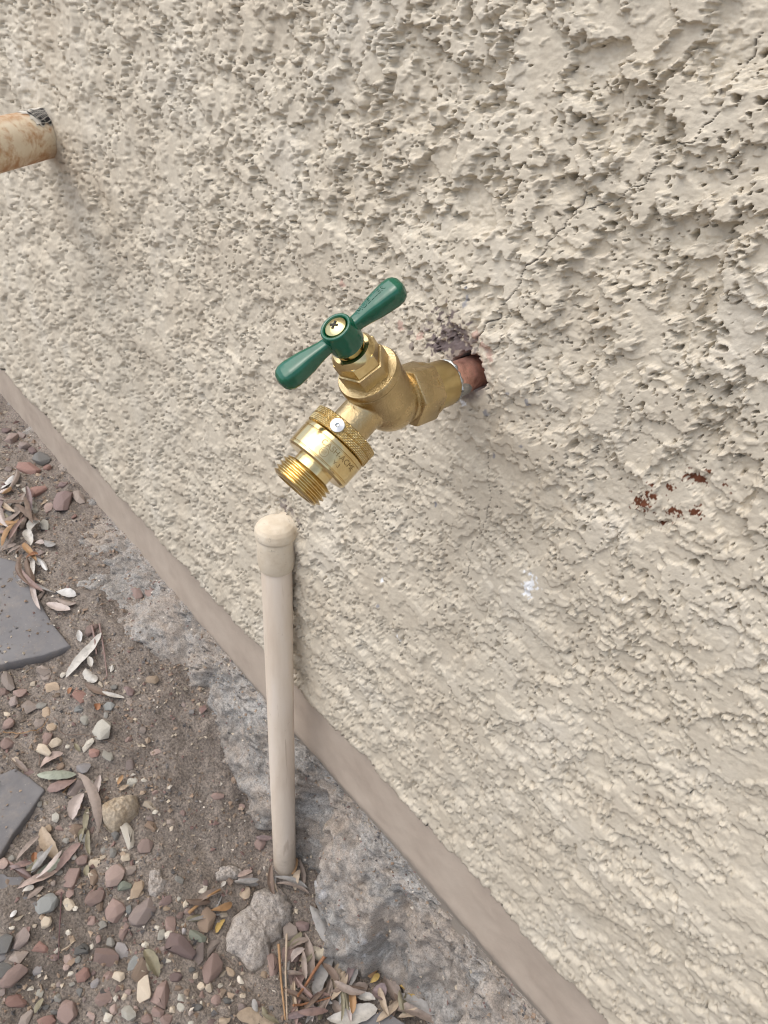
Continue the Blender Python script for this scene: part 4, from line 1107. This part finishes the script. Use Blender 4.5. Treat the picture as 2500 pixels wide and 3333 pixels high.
add(C3, .2712, [(140,290,180,150,-20,'pink'),(280,370,140,100,-20,'mauve'),(500,520,180,140,30,'dark'),(340,650,260,150,20,'red'),(565,630,100,90,0,'red'),(100,650,100,90,80,'mauve'),(460,930,210,130,-20,'red'),(590,1130,140,90,-60,'pink'),
 (760,1080,330,160,-70,'rosedeep'),(950,1010,220,140,60,'greyrose'),(770,860,110,90,0,'rosedeep'),(890,1240,70,68,0,'red'),(80,200,110,80,0,'rosedeep'),(310,920,110,90,60,'pale'),(480,1640,130,75,-20,'mauve'),(60,1410,150,130,0,'brown'),
 (390,1090,220,110,45,'pale'),(540,1310,170,100,75,'pale'),(240,230,110,90,30,'mauve'),(390,430,130,80,60,'rosedeep'),(100,1250,130,120,0,'dark')])
add(C2, .5425, [(795,1065,105,90,0,'greyrose'),(840,1160,100,80,-20,'rose'),(930,1190,150,85,60,'rose'),(990,1290,110,66,10,'rosedeep'),(915,1690,80,60,-10,'tan'),(265,1640,70,90,80,'greyrose'),(545,1380,90,50,-50,'rose')])
add(F6, .3014, [(300,390,160,100,-25,'rosedeep'),(310,480,80,50,0,'tan'),(350,620,200,130,80,'rose'),(740,590,260,190,-70,'brown'),(450,890,330,260,30,'rosedeep'),(245,730,130,80,-60,'pale'),(330,740,90,80,0,'white'),(640,770,190,110,20,'green'),
 (800,850,220,110,-45,'greyrose'),(650,970,270,110,-80,'mauve'),(790,1110,330,210,-70,'rose'),(275,1380,320,200,-70,'rose'),(620,1180,100,60,-70,'cream'),(370,1560,80,70,80,'cream'),(1460,1080,230,130,80,'rose'),(1640,720,200,160,80,'greyrose'),
 (1640,960,160,120,0,'rosedeep'),(990,1130,120,70,45,'tan'),(1130,1400,60,58,0,'cream'),(920,530,80,70,0,'cream'),(510,710,75,70,0,'lav'),(590,1120,80,60,0,'dark'),(70,830,80,75,0,'white'),(200,650,60,56,0,'white'),(500,640,75,60,0,'pale'),(100,1660,130,110,0,'rose'),(310,1670,130,120,0,'rose'),
 (960,1450,90,70,0,'dark'),(640,1520,110,80,0,'dark'),(240,1090,60,56,0,'cream'),(320,1040,70,60,0,'white'),(440,1140,40,40,0,'cream')])
add(G7, .3617, [(270,440,170,150,0,'rose'),(370,180,120,100,0,'rosedeep'),(300,670,130,110,80,'rose'),(360,470,90,80,0,'tan')])
def Z2(u, v): return (750 + u * .2411, 2500 + v * .2411)
add(Z2, .2411, [(980,1120,190,180,0,'brown')])

_sr = random.Random(5)
def _free(x, y, r):
    return all((x - q[0]) ** 2 + (y - q[1]) ** 2 > (0.42 * q[2] + r) ** 2 for q in STONES)
_BIG = [(380, 2620, 95), (850, 3000, 130), (505, 2870, 50), (60, 2000, 190), (40, 2640, 110), (20, 2960, 90), (920, 2840, 60)]
_cnt = 0
while _cnt < 110:
    x_, y_ = _sr.uniform(0, 900), _sr.uniform(2230, 3333)
    if _sr.random() > (0.15 + 0.85 * (y_ - 2230) / 1100) * (1.0 if x_ < 560 or y_ > 2900 else 0.25): continue
    if any((x_ - q[0]) ** 2 + (y_ - q[1]) ** 2 < q[2] ** 2 for q in _BIG): continue
    w_ = _sr.uniform(17, 42)
    if not _free(x_, y_, w_ * 0.4): continue
    STONES.append((x_, y_, w_, w_ * _sr.uniform(0.6, 0.95), _sr.uniform(-90, 90), _sr.choice(['rose', 'rose', 'greyrose', 'mauve', 'pink', 'cream', 'pale', 'grey', 'tan', 'brown', 'rosedeep', 'greyrose', 'white'])))
    _cnt += 1
LAND = [((130, 2000), "the large slate flagstone"), ((70, 2640), "the tapering slate flagstone"), ((380, 2620), "the tan sandstone rock"), ((800, 3010), "the broken concrete chunk"), ((920, 2830), "the foot of the pipe"),
        ((40, 2950), "the half buried slate"), ((250, 1600), "the painted wall base"), ((500, 1950), "the painted wall base"), ((520, 2900), "the mortar lump"), ((1000, 3250), "the leaf litter"), ((250, 3300), "the lower photo edge"), ((550, 3300), "the lower photo edge"),
        ((180, 2700), "the fallen leaves"), ((280, 2150), "the paired brown stalks"), ((700, 2500), "the grey footing"), ((10, 1750), "the leaf pile")]
def landmark(x, y):
    return min(LAND, key=lambda l: (l[0][0] - x) ** 2 + (l[0][1] - y) ** 2)[1]

def place_axes(x, y, a, b, ang):
    th = math.radians(ang); du, dv_ = math.cos(th), math.sin(th)
    p = hit(x, y)
    u = (hit(x + du * a / 2, y + dv_ * a / 2) - hit(x - du * a / 2, y - dv_ * a / 2))
    w = (hit(x - dv_ * b / 2, y + du * b / 2) - hit(x + dv_ * b / 2, y - du * b / 2))
    lx = u.length / 2
    un = Vector((u.x, u.y, 0)).normalized(); side = Vector((-un.y, un.x, 0))
    ly = max(abs(Vector((w.x, w.y, 0)).dot(side)) / 2, lx * 0.35)
    sc = px_scale(p)
    lx = min(lx, a * sc * 0.60); ly = min(ly, b * sc * 0.62)
    return p, lx, ly, math.atan2(un.y, un.x)

used = {}
PLACED = []
for i, (x, y, a, b, ang, tone) in enumerate(STONES):
    p, lx, ly, yaw = place_axes(x, y, a, b, ang)
    PLACED.append((i, x, y, a, b, ang, tone, p, lx, ly, yaw))
def sizeword(a):
    return "tiny" if a < 20 else "small" if a < 36 else "medium" if a < 60 else "large" if a < 85 else "very large"
for (i, x, y, a, b, ang, tone, p, lx, ly, yaw) in PLACED:
    rid = (i * 7 + 3) % len(ROCKS); key = (rid, tone)
    if key not in ROCKMESH:
        me = ROCKS[rid].copy(); me.materials.append(TMAT[tone]); ROCKMESH[key] = me
    o = bpy.data.objects.new("stone", ROCKMESH[key]); COL.objects.link(o)
    hz = 0.70 * min(lx, ly) * random.uniform(0.85, 1.1)
    zs_ = float(soil(p.x, p.y))
    o.location = (p.x, p.y, zs_ + hz * 0.26)
    nrm = Vector((-(soil0(p.x + .01, p.y) - soil0(p.x - .01, p.y)) / .02, -(soil0(p.x, p.y + .01) - soil0(p.x, p.y - .01)) / .02, 1)).normalized()
    q = Vector((0, 0, 1)).rotation_difference(nrm)
    o.rotation_mode = 'QUATERNION'
    o.rotation_quaternion = q @ Matrix.Rotation(yaw, 4, 'Z').to_quaternion() @ Matrix.Rotation(random.uniform(-.15, .15), 4, 'X').to_quaternion()
    o.scale = (lx * 1.06, ly * 1.06, hz)
    others = sorted((( (x - s[1]) ** 2 + (y - s[2]) ** 2, s) for s in PLACED if s[0] != i), key=lambda t: t[0])
    shape = "long" if a / b > 1.55 else "rounded" if a / b < 1.2 else "angular"
    lab = f"{sizeword(a)} {TONES[tone][0]} {shape} stone by {landmark(x, y)}, beside {TONES[others[0][1][6]][0]} stone"
    if lab in used:
        lab = f"{sizeword(a)} {TONES[tone][0]} {shape} stone between {TONES[others[0][1][6]][0]} and {TONES[others[1][1][6]][0]} stones"
    if lab in used:
        lab = f"{sizeword(a)} {TONES[tone][0]} {shape} stone by {landmark(x, y)}, {'lower' if y > used[lab][1] else 'upper'} of two alike" if lab in used else lab
    used[lab] = (x, y)
    tag(o, lab, "stone", "stones scattered on the dirt")

# fine gravel and grit nobody could count
def gravel():
    cols = [(0.30, 0.23, 0.17), (0.20, 0.13, 0.115), (0.42, 0.36, 0.28), (0.15, 0.14, 0.135), (0.25, 0.18, 0.13), (0.55, 0.50, 0.43), (0.09, 0.085, 0.085), (0.22, 0.17, 0.13)]
    oct_ = np.array([(1, 0, 0), (-1, 0, 0), (0, 1, 0), (0, -1, 0), (0, 0, 1), (0, 0, -1)], float)
    tri = np.array([(0, 2, 4), (2, 1, 4), (1, 3, 4), (3, 0, 4), (2, 0, 5), (1, 2, 5), (3, 1, 5), (0, 3, 5)])
    n = 60000
    xs = RNG.uniform(-1.25, -0.10, n); ys = RNG.uniform(-0.40, -0.004, n)
    den = fbm(xs * 1000 / 60, ys * 1000 / 60, 3, 140)
    keep = RNG.random(n) < np.clip(0.55 + 0.9 * den, 0.24, 1)
    xs, ys = xs[keep], ys[keep]; n = len(xs)
    size = 0.0004 + 0.0025 * RNG.random(n) ** 3.6
    big = RNG.random(n) < 0.012; size[big] = RNG.uniform(0.0028, 0.0044, big.sum())
    zs = soil(xs, ys) + size * 0.25
    drop = np.zeros(n, bool)
    for poly, coef, hh_, fl_ in SLABS:
        ins = inside(poly[::2], xs, ys)
        if fl_ > 0.5:
            zs[ins] = xs[ins] * coef[0] + ys[ins] * coef[1] + coef[2] + hh_ + size[ins] * 0.3
            drop |= ins & (RNG.random(n) > 0.16)
        else:
            drop |= ins
    xs, ys, zs, size = xs[~drop], ys[~drop], zs[~drop], size[~drop]; n = len(xs)
    fp = FOOT[0].reshape(-1, 3); fp = fp[(fp[:, 0] > -1.0) & (fp[:, 0] < 0.0)]
    fp = fp[RNG.integers(0, len(fp), 5200)]; fs = 0.0004 + 0.0018 * RNG.random(len(fp)) ** 3
    xs = np.r_[xs, fp[:, 0]]; ys = np.r_[ys, fp[:, 1]]; zs = np.r_[zs, fp[:, 2]]; size = np.r_[size, fs]; n = len(xs)
    jit = RNG.uniform(0.55, 1.25, (n, 6, 1)); sq = RNG.uniform(0.6, 1.2, (n, 1, 3)); sq[..., 2] *= 0.7
    ang = RNG.random(n) * 6.28; ca, sa = np.cos(ang), np.sin(ang)
    L = oct_[None] * jit * sq * size[:, None, None]
    L = L + RNG.normal(0, 0.22, L.shape) * size[:, None, None]
    X = L[..., 0] * ca[:, None] - L[..., 1] * sa[:, None] + xs[:, None]; Y = L[..., 0] * sa[:, None] + L[..., 1] * ca[:, None] + ys[:, None]; Z = L[..., 2] + zs[:, None]
    V = np.stack([X, Y, Z], -1).reshape(-1, 3)
    T = (tri[None] + 6 * np.arange(n)[:, None, None]).reshape(-1, 3)
    me = mesh_np(V, None, T, smooth=False)
    ci = RNG.choice(len(cols), n, p=[.2, .14, .14, .1, .17, .06, .07, .12])
    c = np.array(cols)[ci] * RNG.uniform(0.75, 1.2, (n, 1))
    C = np.repeat(np.c_[c, np.ones(n)], 6, 0).astype(np.float32)
    at = me.color_attributes.new("tone", 'FLOAT_COLOR', 'POINT'); at.data.foreach_set("color", C.ravel())
    m, nt, b = new_mat("grit"); a = nt.nodes.new("ShaderNodeAttribute"); a.attribute_name = "tone"
    nt.links.new(a.outputs['Color'], b.inputs['Base Color']); b.inputs['Roughness'].default_value = 0.85
    tag(put("gravel", me, m), "fine gravel and grit spread over the dirt", kind='stuff')
gravel()

# ------------------------------------------------------------------ fallen leaves and stalks
LT = {
 'pinktan': ("pinkish tan", (0.40, 0.29, 0.24)), 'greengrey': ("greyish green", (0.30, 0.33, 0.25)), 'taupe': ("taupe", (0.27, 0.205, 0.165)), 'palepink': ("pale pinkish", (0.45, 0.37, 0.33)), 'tan': ("tan", (0.40, 0.30, 0.20)),
 'olive': ("olive brown", (0.22, 0.19, 0.11)), 'brownpink': ("brownish pink", (0.25, 0.155, 0.13)), 'rust': ("rust orange", (0.30, 0.12, 0.04)), 'grey': ("grey", (0.28, 0.265, 0.25)), 'pale': ("pale silvery", (0.48, 0.45, 0.40)),
 'white': ("bleached white", (0.55, 0.54, 0.52)), 'amber': ("amber", (0.34, 0.18, 0.06)), 'cream': ("cream", (0.52, 0.45, 0.33)), 'yellow': ("yellow", (0.50, 0.33, 0.06)), 'brown': ("brown", (0.17, 0.11, 0.075)), 'maroon': ("maroon", (0.12, 0.05, 0.05)),
 'mauve': ("mauve", (0.24, 0.17, 0.165)),
}
def leaf_mat(k):
    nm, c = LT[k]; g_ = sum(c) / 3; c = tuple(x * 0.78 + g_ * 0.22 for x in c)
    m, nt, b = new_mat("leaf_" + nm.replace(' ', '_')); co = coord(nt)
    oi = nt.nodes.new("ShaderNodeObjectInfo"); va = nt.nodes.new("ShaderNodeVectorMath"); va.operation = 'ADD'
    nt.links.new(co, va.inputs[0]); nt.links.new(oi.outputs['Location'], va.inputs[1])
    n1 = noise(nt, 140, 5, 0.65, va.outputs[0])
    r = ramp(nt, n1.outputs[0], [(0.3, tuple(x * 0.68 for x in c)), (0.5, c), (0.75, tuple(min(1, x * 1.18) for x in c))])
    nt.links.new(r.outputs[0], b.inputs['Base Color']); b.inputs['Roughness'].default_value = 0.65
    n2 = noise(nt, 500, 3, 0.6, va.outputs[0]); bump(nt, b, n2.outputs[0], 0.4, 0.0004)
    return m
LMAT = {k: leaf_mat(k) for k in LT}
LEAVES = []
def addl(fn, sc, rows):
    for (u0, v0, u1, v1, w, tone) in rows:
        LEAVES.append((*fn(u0, v0), *fn(u1, v1), w * sc, tone))
addl(D4, .3014, [(440,510,680,340,90,'pinktan'),(410,600,830,560,105,'greengrey'),(850,560,1080,1190,100,'taupe'),(910,790,790,1080,130,'palepink'),(460,1140,620,1510,130,'tan'),(1080,580,1040,860,70,'palepink'),(860,1320,930,1150,60,'olive'),
 (960,960,930,1200,60,'olive'),(520,770,830,640,110,'brownpink'),(400,1650,660,1515,105,'greengrey'),(600,1650,860,1310,100,'brownpink'),(130,430,310,550,60,'taupe'),(960,1180,960,1470,50,'olive'),(380,1540,375,1420,60,'rust'),(410,1500,510,1450,80,'grey'),(370,1600,480,1540,90,'olive'),
 (1290,740,1400,700,50,'tan'),(1280,700,1340,600,45,'amber'),(810,260,880,330,45,'olive')])
addl(E5, .3014, [(200,270,640,100,90,'pinktan'),(260,230,560,120,80,'taupe'),(260,310,380,240,60,'pale'),(320,400,480,250,70,'taupe'),(1600,900,1640,1150,110,'olive'),(380,1600,470,1430,60,'olive'),(130,590,200,510,50,'white'),(1400,370,1560,290,60,'tan'),(930,120,960,0,60,'olive'),(300,90,440,40,60,'olive')])
addl(H8, .3014, [(715,530,1130,90,110,'pale'),(930,430,1030,590,110,'pale'),(920,600,1310,730,70,'brown'),(1110,700,1350,760,50,'pale'),(850,20,880,150,60,'white'),(1190,470,1225,400,45,'pale'),(740,720,790,660,50,'rust'),(1050,910,1080,820,70,'rust'),(960,330,1000,430,60,'pale'),(600,260,720,130,90,'taupe')])
addl(C3, .2712, [(20,920,170,750,70,'white'),(0,970,140,930,70,'palepink'),(0,1170,160,1060,60,'white'),(80,1110,110,1330,70,'white'),(130,930,210,700,60,'taupe'),(150,1560,220,1030,80,'taupe'),(260,1400,290,1120,70,'taupe'),(370,1440,470,1290,110,'pale'),(330,1400,390,1590,100,'pale'),
 (420,1570,540,1560,70,'palepink'),(540,1530,670,1590,90,'grey'),(430,1740,480,1840,50,'pale'),(0,1640,170,1500,60,'taupe'),(30,1670,210,1590,60,'taupe'),(100,1710,280,1630,50,'taupe'),(560,1030,500,1110,40,'tan'),(40,1010,150,930,60,'amber'),(30,1250,120,1420,60,'olive'),(200,1690,330,1560,45,'brown'),(250,1300,320,1200,45,'brown')])
addl(C2, .5425, [(340,1160,460,1185,60,'white'),(280,1230,420,1300,55,'palepink'),(200,970,212,1085,26,'pale'),(225,970,282,1055,26,'white'),(150,900,230,1010,34,'amber'),(170,1000,240,960,30,'rust'),(340,1210,460,1260,36,'taupe')])
addl(F6, .3014, [(1080,150,1240,90,70,'palepink'),(1040,190,1300,205,60,'grey'),(70,920,230,1220,110,'olive'),(1060,1620,1500,1650,160,'tan'),(840,730,940,590,60,'yellow'),(1240,1450,1290,1590,60,'grey'),(1100,340,1210,270,110,'tan'),(900,250,940,170,45,'pale'),(980,140,1000,230,60,'brown'),(1340,1540,1400,1640,50,'olive'),(870,1690,1000,1640,70,'tan')])
addl(Z2, .2411, [(600,1400,890,1570,70,'pale'),(930,1240,985,1650,60,'taupe'),(900,1270,840,1480,90,'amber'),(340,960,570,1010,70,'mauve'),(100,1500,300,1420,70,'pinktan'),(60,1580,390,1570,70,'grey'),(950,1000,1110,1050,60,'taupe')])
addl(G7, .3617, [(440,0,620,390,110,'grey'),(470,370,560,480,120,'cream'),(390,250,440,700,80,'taupe'),(670,430,470,850,110,'grey'),(720,460,680,770,100,'tan'),(730,770,960,720,100,'taupe'),(640,850,740,980,80,'taupe'),(590,1020,1040,910,140,'pale'),(1110,620,1250,900,110,'taupe'),
 (1190,960,1600,1050,110,'taupe'),(1220,800,1580,960,80,'grey'),(1210,720,1410,850,50,'yellow'),(850,800,1020,880,70,'pale'),(500,1050,620,660,70,'taupe'),(430,780,450,1059,80,'palepink'),(260,960,360,840,70,'taupe'),(310,560,300,850,50,'tan'),(780,790,830,920,50,'taupe'),(750,600,700,780,60,'tan'),(640,600,690,750,50,'taupe'),(1000,770,1110,860,130,'mauve'),
 (540,800,510,1050,60,'olive'),(960,640,1040,560,60,'amber'),(760,560,860,640,50,'brown'),(980,700,1060,620,50,'yellow'),(0,985,170,1060,40,'olive'),(330,760,420,560,70,'brownpink')])

_lr = random.Random(21)
for (cx_, cy_, sx_, sy_, cnt) in ((1040, 3240, 110, 70, 26), (960, 3120, 45, 60, 6), (40, 1690, 60, 70, 16), (110, 1900, 30, 60, 6), (930, 2900, 50, 25, 7), (680, 2960, 50, 40, 6), (1290, 3290, 60, 30, 6), (130, 2800, 60, 60, 6)):
    for _ in range(cnt):
        x_, y_, a__, l_ = cx_ + _lr.uniform(-1, 1) * sx_, cy_ + _lr.uniform(-1, 1) * sy_, _lr.uniform(0, 3.14), _lr.uniform(60, 125)
        LEAVES.append((x_ - math.cos(a__) * l_ / 2, y_ - math.sin(a__) * l_ / 2, x_ + math.cos(a__) * l_ / 2, y_ + math.sin(a__) * l_ / 2, _lr.uniform(11, 23), _lr.choice(['taupe', 'taupe', 'brown', 'tan', 'olive', 'grey', 'palepink', 'brownpink', 'amber', 'mauve'])))
def leaf_mesh(p0, p1, width, seed, lift):
    r = random.Random(seed)
    d = p1 - p0; L = d.length; u = d.normalized(); up = Vector((0, 0, 1)); s = up.cross(u).normalized(); n = u.cross(s)
    ns, nc = 15, 7; V = []
    bend = r.uniform(-0.10, 0.10) * L; arch = r.uniform(-0.01, 0.13) * L; fold = r.choice((-1, 1, 1)) * r.uniform(0.15, 0.9); twist = r.uniform(-1.3, 1.3); tipc = r.choice((0, 0, 0.5, -0.35)) * L * 0.25; peak = r.uniform(0.42, 0.62)
    waves = r.uniform(0, 6.28)
    for i in range(ns):
        t = i / (ns - 1)
        wprof = (math.sin(math.pi * min(1, max(0, t ** (math.log(0.5) / math.log(peak))))) ** 0.5) if 0 < t < 1 else 0.03
        hw = width / 2 * max(wprof, 0.04)
        c = p0 + d * t + s * (bend * 4 * t * (1 - t)) + up * (lift + arch * 4 * t * (1 - t) + 0.04 * L * math.sin(3 * t + waves) * 0.3 + max(0, tipc * max(0, t - 0.65) ** 1.5 * 3)) + s * (tipc * max(0, t - 0.6) ** 1.5 * 2)
        tw = twist * (t - 0.5)
        ss = s * math.cos(tw) + n * math.sin(tw); nn = n * math.cos(tw) - s * math.sin(tw)
        for j in range(nc):
            v = j / (nc - 1) * 2 - 1
            rag = 1 + 0.06 * math.sin(9 * t * 3 + seed + (1 if v > 0 else 4))
            V.append(c + ss * (hw * v * rag) + nn * (hw * fold * abs(v) ** 1.3 - 0.0002 * (1 - abs(v))))
    return mesh_np([tuple(v) for v in V], grid_quads(ns, nc))
usedl = {}
for i, (x0, y0, x1, y1, w, tone) in enumerate(LEAVES):
    a, b = hit(x0, y0), hit(x1, y1)
    za, zb = soil(a.x, a.y), soil(b.x, b.y)
    a.z = max(a.z, float(za)); b.z = max(b.z, float(zb))
    mid = (a + b) / 2; wid = w * px_scale(mid) * 1.05
    n_near = sum(1 for (p0, q0, p1, q1, _, _) in LEAVES[:i] if abs((p0 + p1) / 2 - (x0 + x1) / 2) < 45 and abs((q0 + q1) / 2 - (y0 + y1) / 2) < 45)
    me = leaf_mesh(a, b, wid, i, 0.0022 + 0.0016 * min(n_near, 5))
    o = put("leaf", me, LMAT[tone], None, mid)
    lx = math.hypot(x1 - x0, y1 - y0)
    mx, my = (x0 + x1) / 2, (y0 + y1) / 2
    nst = min(PLACED, key=lambda s: (s[1] - mx) ** 2 + (s[2] - my) ** 2)
    sz = "long" if lx > 110 else "short" if lx < 50 else "medium"
    form = "narrow" if lx / w > 4.2 else "broad" if lx / w < 2.4 else "lance shaped"
    near_l = sorted(range(len(LEAVES)), key=lambda q: ((LEAVES[q][0] + LEAVES[q][2]) / 2 - mx) ** 2 + ((LEAVES[q][1] + LEAVES[q][3]) / 2 - my) ** 2)[1:5]
    st_ = sorted(PLACED, key=lambda s: (s[1] - mx) ** 2 + (s[2] - my) ** 2)[:3]
    base = f"{sz} {form} {LT[tone][0]} dry leaf"; lm_ = landmark(mx, my); T_ = lambda q: LT[LEAVES[q][5]][0]
    cands = [f"{base} by {lm_}, near {TONES[st_[0][6]][0]} stone", f"{base} by {lm_}, touching {T_(near_l[0])} leaf",
             f"{base} by {lm_}, between {T_(near_l[0])} and {T_(near_l[1])} leaves", f"{base} near {TONES[st_[0][6]][0]} stone and {T_(near_l[0])} leaf",
             f"{base} near {TONES[st_[1][6]][0]} stone and {T_(near_l[1])} leaf", f"{base} between {T_(near_l[1])} and {T_(near_l[2])} leaves",
             f"{base} near {TONES[st_[2][6]][0]} stone and {T_(near_l[2])} leaf", f"{base} between {T_(near_l[2])} and {T_(near_l[3])} leaves",
             f"{base} by {lm_}, {'lowest' if my > 2600 else 'topmost'} of its kind"]
    lab = next((c_ for c_ in cands if c_ not in usedl and len(c_.replace('-', ' ').split()) <= 16), cands[-1])
    usedl[lab] = my
    tag(o, lab, "leaf", "dry leaves fallen on the dirt")

STALKS = [
 ([H8(1000, -20), H8(1030, 130), H8(1050, 290)], 30, 'brownpink', "shorter of two brown stalks under the long pale leaf"),
 ([H8(1080, -40), H8(1130, 250), H8(1165, 530)], 26, 'brownpink', "longer of two brown stalks under the long pale leaf"),
 ([H8(50, 1140), H8(250, 1160), H8(380, 1150), H8(470, 1070), H8(530, 980)], 14, 'amber', "crooked amber twig lying above the tapering slate flagstone"),
 ([H8(590, 970), H8(650, 1030), H8(640, 1110), H8(720, 1160), H8(900, 1150), H8(1050, 1190), H8(1250, 1250), H8(1450, 1340)], 14, 'brown', "long bent brown twig running past the pale grey stone"),
 ([E5(680, 310), E5(660, 600), E5(640, 1020)], 20, 'maroon', "straight maroon stalk lying across the gravel"),
 ([E5(670, 930), E5(740, 890), E5(830, 830)], 22, 'tan', "short tan stalk beside the pale pink stone"),
 ([F6(550, 530), F6(700, 420), F6(890, 290)], 46, 'amber', "thick reddish stalk near the broken concrete chunk"),
 ([G7(160, 390), G7(180, 700), G7(220, 1059)], 30, 'amber', "one of two amber stalks below the concrete chunk, further from the footing"),
 ([G7(232, 290), G7(222, 650), G7(235, 1059)], 26, 'tan', "one of two amber stalks below the concrete chunk, nearer the footing"),
 ([G7(655, 370), G7(520, 560), G7(330, 860)], 42, 'rust', "wide rust red stalk across the leaf litter"),
 ([G7(290, 940), G7(500, 890), G7(640, 850), G7(730, 770)], 26, 'rust', "thin bent rust coloured stalk across the leaf litter"),
 ([Z2(1060, 1060), Z2(1230, 1170), Z2(1390, 1330)], 46, 'amber', "amber stalk lying on the footing beside the pipe"),
 ([F6(900, 970), F6(1000, 1050), F6(1040, 1090)], 14, 'brown', "thin brown twig below the broken concrete chunk"),
 ([D4(430, 500), D4(440, 400), D4(410, 340)], 14, 'brown', "thin brown twig beside the pinkish tan leaf"),
 ([D4(690, 790), D4(760, 690), D4(830, 630)], 16, 'amber', "short amber twig under the greyish green leaf"),
]
for k, (pts, w, tone, lab) in enumerate(STALKS):
    P = [hit(*p) for p in pts]
    # finer polyline resting on the soil
    Q = []
    for p, q in zip(P[:-1], P[1:]):
        for t in np.linspace(0, 1, 6, endpoint=False): Q.append(p.lerp(q, float(t)))
    Q.append(P[-1])
    rad_ = w * px_scale(Q[0]) * 0.42 * (0.3014 if k not in (7, 8, 9, 10, 11) else 0.36 if k != 11 else 0.2411)
    sc_ = rad_
    Q = [Vector((p.x, p.y, max(p.z, float(soil(p.x, p.y))) + sc_ + 0.0030)) for p in Q]
    if k in (7, 8, 9, 10): Q = [q + Vector((0, 0, 0.006)) for q in Q]
    me = tube(Q, [sc_ * (1 - 0.45 * i / len(Q)) for i in range(len(Q))], 8)
    tag(put("stalk", me, LMAT[tone], None, Q[len(Q) // 2]), lab, "stalk", "dry stalks on the dirt")
